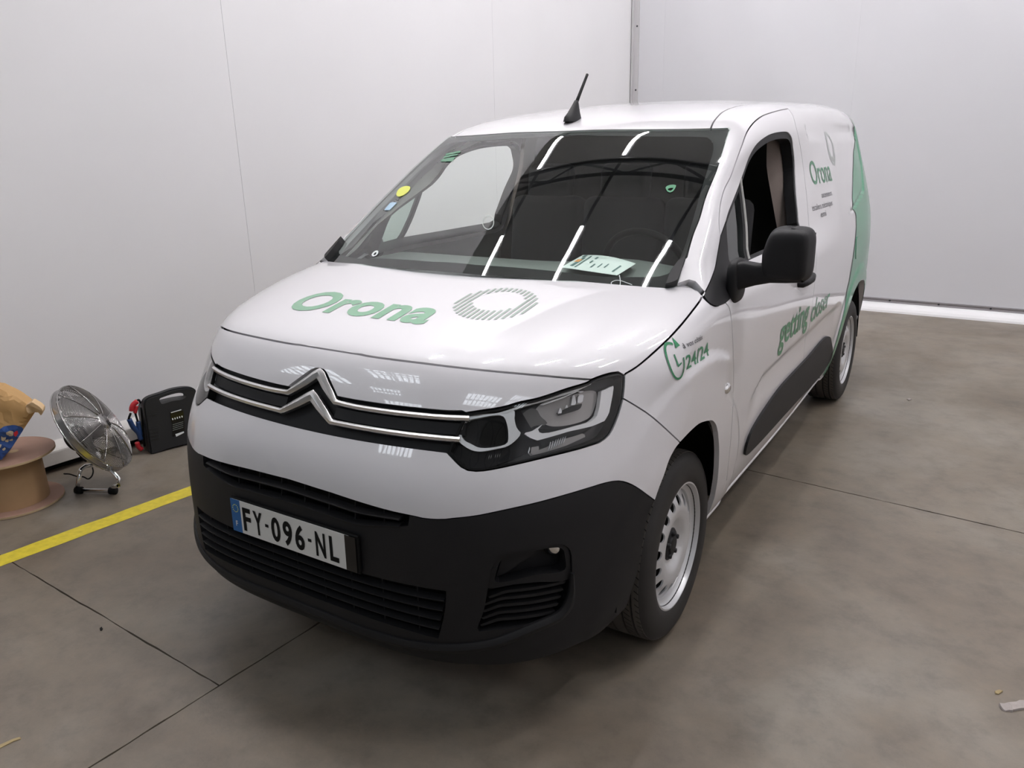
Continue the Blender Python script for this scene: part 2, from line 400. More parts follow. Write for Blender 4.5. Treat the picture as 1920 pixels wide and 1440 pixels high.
def ribbon(name,pts,Fn,m,parent,w=.014,h=.008,sink=.004,mirror=False,flat=False,off=0.,closed=False):
    """bar of triangular/rounded section lying on the surface along 3-D points"""
    P=np.asarray(pts,float);n=grad(Fn,P);k=len(P);w=np.full(k,w) if np.isscalar(w) else np.asarray(w)
    a=np.zeros_like(P);b=np.zeros_like(P);a[1:]=P[1:]-P[:-1];b[:-1]=P[1:]-P[:-1];a[0]=b[0];b[-1]=a[-1]
    if closed: a[0]=P[0]-P[-1];b[-1]=P[0]-P[-1]
    u=lambda v:v/np.maximum(np.linalg.norm(v,axis=1),1e-9)[:,None]
    sa,sb=u(np.cross(n,u(a))),u(np.cross(n,u(b)));s=u(sa+sb);mt=1/np.maximum((s*sb).sum(1),.4);s=s*mt[:,None]
    prof=[(-1,-sink),(-1,h*.35),(-.8,h*.6),(0,h),(.8,h*.6),(1,h*.35),(1,-sink)] if not flat else [(-1,-sink),(-1,h*.8),(-.9,h),(.9,h),(1,h*.8),(1,-sink)]
    V=[];q=len(prof)
    for i in range(k):
        for x,z in prof: V.append(P[i]+s[i]*x*w[i]/2+n[i]*(z+off))
    Fc=[(i*q+j,i*q+j+1,((i+1)%k)*q+j+1,((i+1)%k)*q+j) for i in range(k if closed else k-1) for j in range(q-1)]
    if not closed: Fc+=[tuple(range(q)),tuple((k-1)*q+j for j in range(q))[::-1]]
    V=np.array(V)
    if mirror: V=V*[-1,1,1]
    o=mobj(name,V,Fc,m,parent); o.data.set_sharp_from_angle(angle=.6)
    bm=bmesh.new();bm.from_mesh(o.data);bmesh.ops.recalc_face_normals(bm,faces=bm.faces);bm.to_mesh(o.data);bm.free()
    return o
# flat text geometry from Blender's own font
def text2d(s,bold=0.,shear=0.,fine=.25):
    c=bpy.data.curves.new('t','FONT');c.body=s;c.size=1;c.offset=bold;c.shear=shear;c.resolution_u=4
    o=bpy.data.objects.new('t',c);SC.collection.objects.link(o);dg=bpy.context.evaluated_depsgraph_get();dg.update()
    me=o.evaluated_get(dg).to_mesh();bm=bmesh.new();bm.from_mesh(me)
    bmesh.ops.triangulate(bm,faces=bm.faces)
    for _ in range(4):
        es=[e for e in bm.edges if e.calc_length()>fine]
        if not es: break
        bmesh.ops.subdivide_edges(bm,edges=es,cuts=1); bmesh.ops.triangulate(bm,faces=bm.faces)
    bm.verts.index_update();v=np.array([tuple(x.co)[:2] for x in bm.verts]);f=[[x.index for x in y.verts] for y in bm.faces];bm.free()
    o.evaluated_get(dg).to_mesh_clear();bpy.data.objects.remove(o);bpy.data.curves.remove(c);return v,f
def fit(v,x0,x1,y0,y1,cap=None):
    """scale so the text spans x0..x1, with y0 = baseline and y1 = top of its tallest glyph"""
    w=v.copy();w[:,0]=x0+(v[:,0]-v[:,0].min())/(v[:,0].max()-v[:,0].min())*(x1-x0);w[:,1]=y0+v[:,1]/(cap or v[:,1].max())*(y1-y0);return w
def decal(name,v,f,D,Fn,m,parent,off=.0015,kind=None):
    p,n=surf_at(v,D,Fn,off)
    f=[a if np.dot(np.cross(p[a[1]]-p[a[0]],p[a[2]]-p[a[0]]),n[a[0]])>0 else a[::-1] for a in f]
    return mobj(name,p,f,m,parent,normals=[tuple(n[i]) for a in f for i in a])
def mir3(p): q=np.array(p)[::-1].copy();q[:,0]*=-1;return q
# ================================================================ THE VAN
VAN=thing('van','white delivery van with green vinyl lettering and black front bumper on the concrete floor','van')
WB=2.94
hd=lambda x,y:(840+x/5.647,690+y/5.647)
# ---- shared outlines (photo pixels carried onto the surface)
gapC=[(675,664)]+Z(1,[(1200,368),(1560,415),(1900,455)])+[(1004,703),(1060,708),(1109,712)]
hoodfront=PX(gapC,Flow)
# extend to the centre line
p0=hoodfront[hoodfront[:,0]>.02]; x=np.linspace(0,p0[0,0],5)[:-1]; yy0=p0[0,1]-.002
hoodfront=np.concatenate([np.stack([x,np.full(4,yy0),np.full(4,p0[0,2])],1),p0])
lamp_top_out=PX([(1109,712),(1130,704),(1156,698),(1166,699.5),(1171,705)],Flow)
lamp_rear=PX([(1171,705),(1170.5,723),(1168,747)],Flow)
lamp_rear2=PX([(1168,747),(1164,762),(1160,776),(1151,799),(1141,817),(1124,830)],Flow)
lamp_bot=PX(Z(2,[(1110,925),(1000,960),(800,1010),(600,1058),(400,1100),(310,1108),(245,1095),(190,1050),(130,985)]),Flow)
lamp_in=PX(Z(2,[(130,985),(150,930),(190,850),(230,765),(250,735)]),Flow)
lamp_top_in=PX(Z(2,[(250,735),(380,715),(450,705),(520,690),(600,665),(700,645),(800,615),(900,580),(1000,550),(1060,527)])+[(1109,712)],Flow)
gril_top=PX(Z(1,[(905,452),(925,463),(955,530),(985,595),(1000,630)]),Flow,smooth=False,snap0=True)
gril_top2=PX(Z(1,[(1000,630),(1100,650),(1300,680),(1500,703),(1700,722),(1835,727)])+Z(2,[(250,735)]),Flow)
gril_bot=PX([(590,809)]+Z(1,[(1000,880),(1200,920),(1400,945),(1600,975),(1705,987)])+Z(2,[(130,985)]),Flow,snap0=True)
seam=PX(Z(2,[(1278,484),(1350,440),(1500,310),(1600,210),(1700,90),(1765,0)])+[(1316,554)],Flow)
seam2=PX([(1316,554),(1312,548),(1299,541),(1285,535),(1269,532)],Flow)
wsbase=PX([(1247,539.5),(1200,536.5),(1150,532.5),(1075,526),(1000,519.5),(930,514.5),(870,509.5)],Flow)
wsbase=wsbase[wsbase[:,0]>.03];wsbase=np.concatenate([wsbase,[[0,wsbase[-1,1]-.002,wsbase[-1,2]]]])
fgap=PX(Z(2,[(1262,640),(1330,680),(1430,745),(1530,830),(1630,925)]),Flow)
arch_f=PX([(1275,830),(1267,840),(1255,863),(1246,890),(1237,913),(1228,939)],Flow)
white_low=PX([(620,922)]+Z(1,[(1100,1300),(1300,1355),(1480,1395),(1560,1415),(1700,1420)])+Z(2,[(130,1418),(300,1400),(500,1360),(700,1315),(900,1260),(1050,1215),(1150,1185),(1230,1173),(1290,1185),(1350,1215),(1420,1265),(1468,1300)]),Flow)
white_low=white_low[white_low[:,0]>.04]; white_low=np.concatenate([[[0,white_low[0,1],white_low[0,2]-.001]],white_low])
J=lambda *s:list(s)
P_,K_=M['paint'],M['plastic']
def even(P,xmax=.5,w0=None):
    """clean symmetric edge: height in the front chart as an even function of the angle"""
    q=DF['to'](P);k=np.abs(q[:,0])<xmax;A=lambda t:np.stack([np.ones_like(t),t**2,t**4],1)
    c=np.linalg.lstsq(A(q[k,0]),q[k,1],rcond=None)[0]
    b=sstep(xmax,xmax*.7,np.abs(q[:,0]));q[:,1]=q[:,1]*(1-b)+(A(q[:,0])@c)*b
    q[np.argmin(np.abs(q[:,0])),0]=0 if np.abs(q[:,0]).min()<.02 else q[np.argmin(np.abs(q[:,0])),0]
    t=q[np.argmin(np.abs(q[:,0]))]
    if t[0]!=0:
        t=np.array([[0,c[0]]]);q=np.concatenate([t,q]) if abs(q[0,0])<abs(q[-1,0]) else np.concatenate([q,t])
    return surf_at(q,DF,Flow)[0]
gril_bot=even(gril_bot);white_low=even(white_low,.36)
# ---- hood
hood=panel('hood',[loop([hoodfront,lamp_top_out,seam,seam2,[[*seam2[-1]],[*wsbase[0]]],wsbase],DH,.02,mirror=True)],DH,Flow,P_,VAN,h=.03,gap=.0025)
# ---- strip of painted panel between hood gap and grille
panel('grille_surround',[loop([gril_top,gril_top2,lamp_top_in,hoodfront[::-1]],DF,.015,mirror=True)],DF,Flow,P_,VAN,h=.025,gap=.0025)
# ---- painted upper bumper
panel('front_bumper',[loop([gril_bot,lamp_bot[::-1],lamp_rear2[::-1],fgap[:1],fgap,arch_f,white_low[::-1]],DF,.015,mirror=True)],DF,Flow,P_,VAN,h=.025,gap=.002)
# ---- black lower bumper with openings
_w=DF['to'](white_low);_t=np.linspace(0,.292,30);slq=np.stack([_t,np.interp(_t,_w[:,0],_w[:,1])-.064+.030*sstep(.17,.292,_t)],1)
slq=np.concatenate([slq,[[.299,slq[-1,1]+.006],[.301,np.interp(.301,_w[:,0],_w[:,1])]]]);slot=surf_at(slq,DF,Flow)[0]
wl_out=white_low[white_low[:,0]>slot[-1,0]-.004]
archlow=PX(Z(4,[(1468,330),(1420,440),(1390,600),(1370,740),(1330,880),(1290,1000),(1250,1080)]),Flow)
def dfz(xs,z): # points of the front at height z by angle
    q=np.stack([.85*np.asarray(xs),np.full(len(xs),z)],1);return q
th1=float(DF['to'](archlow[-1:])[0,0]);
botq=np.stack([np.linspace(th1-.01,0,24),np.linspace(.255,.232,24)],1)
lg_top=PX(Z(3,[(900,722),(1100,790),(1400,870),(1600,905),(1700,925)]),Flow);lg_top=lg_top[lg_top[:,0]>.05];lg_top=even(lg_top,.9)
lg_side=PX(Z(3,[(1700,925),(1690,1050),(1650,1222)]),Flow)
lg_bot=PX(Z(3,[(1650,1222),(1500,1185),(1300,1120),(1100,1052),(900,978)]),Flow);lg_bot=lg_bot[lg_bot[:,0]>.05];lg_bot=even(lg_bot,.9)
fog=[(400,885),(410,820),(440,735),(480,690),(560,675),(700,645),(850,622),(900,635),(925,670),(932,740),(932,830),(928,960),(912,1010),(870,1075),(790,1110),(600,1150),(400,1172),(330,1175),(370,1050)]
fogP=PX(Z(4,fog+[fog[0]]),Flow,n=4)
lgL=loop([lg_top,lg_side,lg_bot],DF,.015,mirror=True)
fogL=loop([fogP],DF,.012);fogM=fogL.copy();fogM[:,0]*=-1
panel('lower_bumper',[loop([slot,wl_out,archlow,botq],DF,.015,mirror=True),lgL,fogL,fogM],DF,Flow,K_,VAN,h=.03,gap=.001,depth=.05)
# lip under the lower opening
lp=PX(Z(4,[(932,800),(930,930),(905,1020),(850,1085),(760,1130),(560,1190),(330,1250),(100,1298),(0,1292)])+Z(3,[(1600,1288),(1400,1238),(1100,1142),(900,1070)]),Flow);lp=lp[lp[:,0]>.05]
a_=DF['to'](lp);i0=np.argmax(a_[:,0]);lq=even(lp[i0:],.62);lp=np.concatenate([lp[:i0],lq])
lipp=np.concatenate([lp,mir3(lp)[1:]]) if lp[-1,0]==0 else np.concatenate([lp,mir3(lp)])
ribbon('bumper_lip',lipp,Flow,K_,VAN,w=np.interp(np.linspace(-1,1,len(lipp)),[-1,-.85,0,.85,1],[.008,.03,.034,.03,.008]),h=.011)
# intake slats
def slat(name,zf,t0,t1,off,par,thk=.004,dep=.012,m=None,n=40):
    t=np.linspace(t0,t1,n);q=np.stack([t,zf(t)],1);p,nn=surf_at(q,DF,Flow,-off);V=[];Fc=[]
    nn=nn*[1,1,0];nn/=np.linalg.norm(nn,axis=1)[:,None]
    for i in range(n):
        for a,b in((1,-.3),(1,.3),(.4,1),(-1,1),(-1,-1),(.4,-1)): V.append(p[i]+nn[i]*a*dep+np.array([0,0,b*thk]))
    for i in range(n-1):
        for j in range(6): Fc.append((i*6+j,(i+1)*6+j,(i+1)*6+(j+1)%6,i*6+(j+1)%6))
    Fc+=[(0,1,2,3,4,5),tuple((n-1)*6+j for j in range(6))[::-1]]
    o=mobj(name,V,Fc,m or K_,par);o.data.set_sharp_from_angle(angle=.5);return o
def rib(par,t,z0,z1,off,m=None):
    p,nn=surf_at(np.array([[t,z0],[t,z1]]),DF,Flow,-off);b=MB();d=nn[0]*[1,1,0];d/=np.linalg.norm(d);R=Matrix((( -d[1],d[0],0),(d[0],d[1],0),(0,0,1))).transposed()
    V=[];s=np.array([-d[1],d[0],0])*.002
    for k in range(2):
        for a in(.008,-.012):
            V+=[p[k]+d*a+s,p[k]+d*a-s]
    return mobj('rib',V,[(0,1,5,4),(2,6,7,3),(0,4,6,2),(1,3,7,5)],m or K_,par,smooth=False)
lowgrille=panel('lower_grille',[loop([np.array([[0,.50],[.52,.50]]),np.array([[.52,.50],[.52,.27]]),np.array([[.52,.27],[0,.27]])],DF,.03,mirror=True)],DF,Flow,M['black'],VAN,h=.05,gap=0,depth=.01,off=-.055)
topz=np.interp; lt=DF['to'](lg_top);lb=DF['to'](lg_bot)[::-1]
ztop=lambda t:np.interp(np.abs(t),lt[:,0],lt[:,1]); zbot=lambda t:np.interp(np.abs(t),lb[:,0],lb[:,1])
tm=lt[-1,0]
for k in range(1,5):
    slat('slat',lambda t,k=k:ztop(t)+(zbot(t)-ztop(t))*k/5.,-tm+.004*k,tm-.004*k,.012,lowgrille,thk=.0035,dep=.014)
for t in np.linspace(-tm+.06,tm-.06,9): rib(lowgrille,t,float(ztop(t)),float(zbot(t)),.022)
upgrille=panel('upper_intake',[loop([np.array([[0,.72],[.46,.72]]),np.array([[.46,.72],[.46,.56]]),np.array([[.46,.56],[0,.56]])],DF,.03,mirror=True)],DF,Flow,M['black'],VAN,h=.05,gap=0,depth=.01,off=-.05)
ut=DF['to'](white_low);ub=slq[:-2];zt2=lambda t:np.interp(np.abs(t),ut[:,0],ut[:,1]);zb2=lambda t:np.interp(np.abs(t),ub[:,0],ub[:,1]);um=ub[:,0].max()
for k in (.44,1.0): slat('slat',lambda t,k=k:zt2(t)+(zb2(t)-zt2(t))*k,-um+.01,um-.01,.010,upgrille,thk=.004,dep=.014)
for t in np.linspace(-um+.05,um-.05,8): rib(upgrille,t,float(zt2(t)),float(zb2(t)),.022)
# ---- main grille
grille=panel('grille',[loop([np.array([[0,1.03],[.50,.99]]),np.array([[.50,.99],[.56,.86]]),np.array([[.56,.86],[.45,.82],[0,.80]])],DF,.02,mirror=True)],DF,Flow,M['plastic'],VAN,h=.03,gap=0,depth=.01,off=-.028)
up_c=PX(Z(1,[(888,482),(905,495)])+Z(1,[(978,662)]),Flow,smooth=False)
def foot(px): return frompx([px])[0][0]
zc=lambda l:PX(Z(1,l),Flow)
upb=PX(Z(1,[(985,662),(1100,690),(1300,722),(1500,745),(1700,762),(1850,768)]),Flow);lob=PX(Z(1,[(958,790),(1050,808),(1200,835),(1400,865),(1600,888),(1790,905)]),Flow)
apU=foot(Z(1,[(888,476)])[0]);apU[0]=0;apL=foot(Z(1,[(850,622)])[0]);apL[0]=0
def surfz(p): # snap 3-D point to the surface in the front chart
    return surf_at(DF['to'](np.asarray(p).reshape(-1,3)),DF,Flow,-.004)[0]
for nm,b,ap in(('upper_chrome_bar',upb,apU),('lower_chrome_bar',lob,apL)):
    q=DF['to'](b);qa=DF['to'](ap[None])[0];f=q[0];rise=[qa+(f-qa)*t for t in(0,.18,.4,.7)]
    rise[0]=np.array([0,qa[1]]);rise[1]=np.array([f[0]*.16,qa[1]-.008])
    half=np.concatenate([rise,q]);full=np.concatenate([(half*[-1,1])[::-1][:-1],half])
    p=surf_at(full,DF,Flow,-.006)[0];n1=len(half)
    wd=np.r_[[.030,.030,.028,.024],np.full(len(q),.0155)];wd[4]=.018;wf=np.concatenate([wd[::-1][:-1],wd])
    ribbon(nm,p,Flow,M['chromed'],grille,w=wf,h=.010,sink=.010)
# two dark louvres between the bars
for a in (.5,):
    q1,q2=DF['to'](upb),DF['to'](lob);n_=min(len(q1),len(q2))
    for sgn in(1,-1):
        q=(q1[:n_]*a+q2[:n_]*(1-a));q=q*[sgn,1];p=surf_at(q,DF,Flow,-.024)[0];ribbon('louvre',p,Flow,M['plastic'],grille,w=.034,h=.012,flat=True)
# ---- headlamps
lampL=loop([lamp_in,lamp_top_in,lamp_top_out,lamp_rear,lamp_rear2,lamp_bot],DF,.012)
def hp(pts,closed=True): return PX([hd(*p) for p in pts]+([hd(*pts[0])] if closed else []),Flow,n=4)
def hpoly(pts,smooth=True):
    P=[hd(*p) for p in pts];q=spline(P,4,closed=True) if smooth else np.array(P);p,_=frompx(q,Flow);return loop([np.concatenate([DF['to'](p),DF['to'](p)[:1]])],DF,.008)
for mr in(False,True):
    L=panel('headlamp',[lampL],DF,Flow,M['lampdark'],VAN,h=.03,gap=.004,depth=.01,off=-.045,mirror=mr)
    def hpn(nm,pts,m,off,dep,smooth=True,holes=()): return panel(nm,[hpoly(pts,smooth)]+[hpoly(h_,smooth) for h_ in holes],DF,Flow,m,L,h=.015,gap=0,depth=dep,off=off,mirror=mr)
    panel('lens',[lampL],DF,Flow,M['lens'],L,h=.02,gap=.004,depth=0,off=-.001,mirror=mr)
    panel('lamp_seal',[lampL,inset(lampL if area(lampL)>0 else lampL[::-1],.008)],DF,Flow,M['black'],L,h=.02,gap=.0015,depth=.045,off=-.002,mirror=mr)
    # chrome cup of the inner module
    cup_o=[(170,520),(230,490),(400,478),(520,470),(690,430),(712,470),(705,520),(735,640),(775,680),(760,720),(640,820),(500,855),(330,880),(230,860),(120,790),(60,735),(120,600)]
    cup_i=[(185,555),(330,520),(540,492),(590,510),(625,590),(640,700),(630,790),(540,825),(330,840),(240,800),(150,750),(130,690),(155,600)]
    hpn('module_bezel',cup_o,M['lampchrome'],-.012,.03,True,[cup_i])
    hpn('module_reflector',[(190,560),(540,500),(600,560),(630,780),(340,830),(150,730)],M['gloss'],-.035,.004)
    hpn('module_lens',[(400,560),(480,525),(570,560),(620,680),(600,780),(420,810),(330,800),(340,680)],M['gloss'],-.022,.012)
    hpn('reflector',[(800,460),(1000,330),(1300,270),(1500,215),(1640,240),(1600,480),(1540,545),(1200,620),(1000,640),(930,600),(800,640),(770,560)],M['lampdark'],-.040,.003)
    hpn('reflector_bowl',[(940,440),(1060,330),(1250,300),(1500,225),(1635,240),(1600,470),(1540,540),(1200,615),(1060,590),(960,520)],M['lampgrey'],-.036,.004)
    hpn('bulb_shield',[(800,470),(900,410),(960,430),(1000,500),(1080,575),(1060,595),(960,600),(820,640),(775,560)],M['lampmid'],-.030,.004)
    for t_ in ([(1190,475),(1215,400),(1240,470)],[(1272,418),(1287,372),(1300,416)],[(1335,385),(1350,265),(1372,270),(1392,380)],[(1405,362),(1412,275),(1475,265),(1460,360)],[(1410,235),(1470,225),(1478,242),(1415,250)]):
        hpn('facet',t_,M['drl'],-.024,.006,False)
    hpn('facet_shadow',[(1180,470),(1330,395),(1470,365),(1440,430),(1200,500)],M['gloss'],-.028,.003,False)
    hpn('light_guide',[(1650,240),(1785,180),(1770,300),(1735,480),(1690,560),(1560,615),(1300,670),(960,765),(870,735),(805,685),(900,665),(1015,592),(960,650),(985,690),(1100,680),(1350,620),(1530,575),(1600,520),(1630,420)],M['drl'],-.014,.02,False)
    hpn('chrome_line',[(560,462),(800,380),(1000,325),(1180,275),(1350,225),(1530,150),(1545,158),(1360,245),(1180,300),(1010,350),(820,398),(700,440),(600,480)],M['lampchrome'],-.010,.02,False)
    hpn('chrome_line',[(985,382),(1250,290),(1400,225),(1410,232),(1250,304),(1000,392)],M['lampchrome'],-.012,.012,False)
    hpn('marker_strip',[(60,880),(330,905),(620,900),(1100,830),(1500,700),(1680,560),(1740,600),(1640,740),(1200,890),(400,1040),(230,1050),(120,980)],M['lampmid2'],-.038,.003,False)
    hpn('indicator',[(870,900),(1090,830),(1230,760),(1500,690),(1520,730),(1300,820),(1050,890),(890,925)],M['lampgrey'],-.034,.004,False)
    for k in range(7): hpn('indicator_rib',[(1085+k*27,872-k*12),(1115+k*27,770-k*8),(1124+k*27,768-k*8),(1096+k*27,870-k*12)],M['drl'],-.026,.005,False)
    hpn('reflex',[(880,830),(890,828),(870,905),(855,908)],M['drl'],-.024,.005,False)
    hpn('reflex',[(900,835),(990,820),(975,890),(890,915)],M['lampgrey'],-.026,.005,False)
    for k in range(6): hpn('indicator_rib',[(420+k*24,960-k*4),(430+k*24,905-k*3),(435+k*24,905-k*3),(427+k*24,960-k*4)],M['lampgrey'],-.028,.004,False)
    # ---- fog lamp housing
    fp=panel('fog_housing',[inset(fogL if area(fogL)>0 else fogL[::-1],-.006)],DF,Flow,M['plastic'],VAN,h=.03,gap=0,depth=.01,off=-.055,mirror=mr)
    f4=lambda pts,smooth=False:(lambda q:loop([np.concatenate([q,q[:1]])],DF,.01))(DF['to'](frompx(spline(Z(4,pts),4,closed=True) if smooth else np.array(Z(4,pts)),Flow)[0]))
    panel('fog_surround',[f4([(385,905),(415,800),(450,720),(490,688),(600,668),(850,625),(905,640),(925,680),(930,760),(930,845),(700,870),(560,885)],True),f4([(440,865),(450,800),(490,715),(600,690),(850,645),(885,660),(895,700),(895,790),(700,825),(480,872)],True)],DF,Flow,K_,fp,h=.03,gap=0,depth=.04,off=-.006,mirror=mr)
    panel('fog_ramp',[f4([(450,862),(490,740),(540,705),(740,690),(620,770),(500,850)])],DF,Flow,K_,fp,h=.03,gap=0,depth=.02,off=-.03,mirror=mr)
    # round fog lamp
    fc,fn=surf_at(DF['to'](frompx(Z(4,[(828,668)]),Flow)[0]),DF,Flow,-.034);fc=fc[0]*([-1,1,1] if mr else [1,1,1])
    MB().lathe([(0,.008),(.014,.007),(.024,.002),(.027,-.010)],fc,(0,-1,.1),24).obj('fog_lamp',M['chrome'],fp,smooth=True)
    for k in range(5):
        y0=905+k*48;xr=905-k*16;x0=375-k*8+ (20 if k==0 else 0);pl=[(x0,y0+62-k*3),(x0+110,y0+20-k*3),(xr,y0-45),(xr,y0-28),(x0+120,y0+36-k*3),(x0,y0+76-k*3)]
        panel('louvre',[f4(pl)],DF,Flow,K_,fp,h=.03,gap=0,depth=.03,off=-.008,mirror=mr)
# ---- sides
WT=dict()
ws_edge=PX(Z(6,[(315,1160),(330,1100),(360,1000),(400,900),(440,760),(520,560),(560,420),(592,315)]),Fcab)
ws_crn=PX([(1364.5,247),(1367,243),(1364,240.5)],Fcab)
ws_top=PX([(1364,240.5),(1340,241),(1333,241)],Fcab)
ws_top2=PX([(1333,241),(1300,242),(1250,242.5),(1200,243),(1130,243.3),(1070,245.5)],Fcab);ws_top2=ws_top2[ws_top2[:,0]>.03];ws_top2=np.concatenate([ws_top2,[[0,ws_top2[-1,1]-.003,ws_top2[-1,2]]]])
corner=PX([(1269,532),(1276,508),(1284,486)],Fcab,smooth=False)
dit=PX([(1333,241),(1337,231),(1344,221),(1354,211),(1367,204)],Fcab)
q_=DS['to'](dit[-1:])[0]
ditch_end=np.array([[q_[0],q_[1]],[1.5,q_[1]+.004],[3.66,q_[1]-.0]])
dg_rear=PX([(1478,204),(1486,216),(1493,240),(1500,272),(1507,320),(1513,375),(1515,400)],Fcab)
rq=DS['to'](dg_rear);rq=np.concatenate([rq,[[1.62,.16],[1.56,.0],[1.508,-.30]],DS['to'](np.array([[.86,1.5,.315]]))])
dg_top=PX(Z(6,[(1000,158),(960,165),(900,180),(820,210),(760,260),(720,320),(690,400),(650,510),(610,620),(570,700),(543,800),(533,900),(535,960)])+[(1351,443)],Fcab)
dg_front=PX(Z(7,[(345,310),(360,325),(368,340),(378,400),(385,500),(390,700),(385,900),(375,1050),(365,1150),(352,1270)]),Flow)
dfq=DS['to'](dg_front);print('dfq end',dfq[-1]);yb_=float(dfq[-1][0])+.004
bz=DS['to'](np.array([[.84,yb_,.30],[.84,.9,.302],[.84,1.5,.315]]))
sailq=DS['to'](PX([(1351,443),(1345,478),(1340,505),(1330,532),(1319,554)],F))
sail_bot=DS['to'](PX([(1319,554),(1324,562),(1332,570),(1344,574),(1352,571),(1360,567.5)],F))
sail_in=DS['to'](PX([(1360,567.5),(1368,560),(1374,551),(1376,520),(1372,500),(1366.5,489),(1364,465),(1362,440),(1361,415)],F,smooth=False))
win_top=DS['to'](PX([(1361,415),(1366,398)]+Z(6,[(620,800),(660,700),(700,590),(740,480),(790,400),(860,345),(905,327),(940,320),(980,318),(1000,322),(1012,335),(1025,360),(1033,420),(1040,480),(1047,600),(1053,720),(1065,850),(1070,925)]),F))
win_bot=DS['to'](np.array([[.84,1.50,1.21],[.84,1.45,1.192],[.84,1.0,1.19]]))
wb2=DS['to'](PX([(1404,487),(1385,503),(1376,520)],F,smooth=False))
fa=np.array([[.10,.752],[.17,.705],[.225,.62],[.262,.52],[.285,.42],[.30,.34],[.305,.28]])
fa3=DS['to'](PX([(1275,830),(1296,808),(1310,796),(1319,792),(1328,790),(1336,790),(1342,797),(1346,812)],Flow))
fa4=DS['to'](PX([(1346,812),(1348,840),(1347.5,870),(1345,900),(1340,930)],Flow)); 
fend=np.array([fa4[-1],DS['to'](np.array([[.84,.335,.262]]))[0]])
th=np.linspace(math.radians(-8),math.radians(188),40)
ra=np.stack([2.94+.44*np.cos(th),.322+.44*np.sin(th)],1)
rap=np.stack([np.interp(ra[:,1],XZ[:,0],XZ[:,1]),ra[:,0],ra[:,1]],1);raq=DS['to'](rap)
sq=lambda y,z:DS['to'](np.array([[float(side(np.array(y),np.array(z))),y,z]]))[0]
sillb=[sq(3.655,.28),sq(3.40,.27)]
for mr in(False,True):
    fdr=panel('front_fender',[loop([DS['to'](seam),sail_bot,dfq,np.array([dfq[-1],sq(yb_,.30)]),np.array([sq(yb_,.30),sq(yb_,.262)]),np.array([sq(yb_,.262),fend[-1]]),fend[::-1],fa4[::-1],fa3[::-1],DS['to'](fgap)[::-1],DS['to'](lamp_rear[::-1])],DS,.012)],DS,Flow,P_,VAN,h=.014,gap=.002,depth=.018,mirror=mr)
    sf=panel('body_side',[loop([DS['to'](seam2),DS['to'](corner),DS['to'](ws_edge),DS['to'](ws_crn),DS['to'](ws_top),DS['to'](dit),ditch_end,np.array([ditch_end[-1],[3.66,.3],[3.66,0],[3.66,-.35],sillb[0]]),np.array([sillb[0],sillb[1]]),raq,np.array([raq[-1],sq(1.5,.262)]),np.array([sq(1.5,.262),rq[-1]]),rq[::-1],dg_top,sailq],DS,.015)],DS,F,P_,VAN,h=(.04 if mr else .018),gap=.002,depth=.03,mirror=mr)
    panel('sill',[loop([np.array([sq(yb_,.262),sq(1.5,.262)]),np.array([sq(1.5,.262),sq(1.5,.31)]),np.array([sq(1.5,.31),sq(yb_,.297)]),np.array([sq(yb_,.297),sq(yb_,.262)])],DS,.02)],DS,Flow,P_,sf,h=.03,gap=.001,depth=.02,mirror=mr)
    ribbon('sill_flange',surf_at(np.stack([np.linspace(.33,2.50,50),np.interp(np.linspace(.33,2.50,50),[.33,2.5],[sq(.33,.257)[1],sq(2.5,.257)[1]])],1),DS,Flow)[0],Flow,P_,sf,w=.012,h=.006,mirror=mr)
    door=panel('front_door',[loop([dfq,bz,rq[::-1],dg_top,sailq[:1],win_top,win_bot,wb2,sail_in[:3][::-1] ],DS,.012)],DS,F,P_,VAN,h=(.03 if mr else .013),gap=.002,depth=.03,mirror=mr)
    panel('mirror_base_cover',[loop([sailq,sail_bot,sail_in,np.array([sail_in[-1],sailq[0]])],DS,.012)],DS,F,K_,door,h=.02,gap=.001,depth=.02,off=.002,mirror=mr)
    wl=loop([sail_in[2:],win_top,win_bot,wb2],DS,.015);wl=wl if area(wl)>0 else wl[::-1]
    panel('window_seal',[inset(wl,-.002),inset(wl,.014)],DS,F,M['plastic'],door,h=.02,gap=0,depth=.045,off=-.004,mirror=mr)
    # quarter glass and divider
    dv=DS['to'](PX([(1387,335),(1393,380),(1398,430),(1403,486)],F,smooth=False));dd=surf_at(resample(dv,.03),DS,F,-.012)[0]
    ribbon('window_divider',dd,F,M['plastic'],door,w=.028,h=.008,flat=True,mirror=mr)
    ribbon('divider_edge',surf_at(resample(dv+[.014,0],.02),DS,F,.0)[0],F,M['trim'],door,w=.0035,h=.003,flat=True,mirror=mr)
    panel('quarter_glass',[loop([sail_in[3:],win_top[:20],dv,np.array([dv[-1],sail_in[3]])],DS,.02)],DS,F,M['qg'],door,h=.03,gap=0,depth=0,off=-.016,mirror=mr)
    # inner linings
    panel('door_card',[loop([dfq+[.02,0],bz+[0,.02],np.array([rq[-1],[1.53,0],[1.56,.1]]),win_bot,wb2,sail_in[:3][::-1]],DS,.03)],DS,F,M['dash'],door,h=.06,gap=.01,depth=0,off=-.07,mirror=mr)
    panel('pillar_trim',[loop([DS['to'](corner),DS['to'](ws_edge),DS['to'](ws_top),DS['to'](dit),win_top[win_top[:,0]<.98][::-1],sailq[:1],sailq],DS,.03)],DS,F,M['trim'],sf,h=.04,gap=.006,depth=0,off=-.06,mirror=mr)
    # rub strip
    rs=DS['to'](frompx(spline(Z(7,[(445,1130),(452,1075),(475,1010),(510,945),(560,868),(640,758),(780,608),(886,492),(903,495),(912,530),(918,565),(914,600),(860,690),(750,810),(640,930),(500,1082)]),5,closed=True),F)[0])
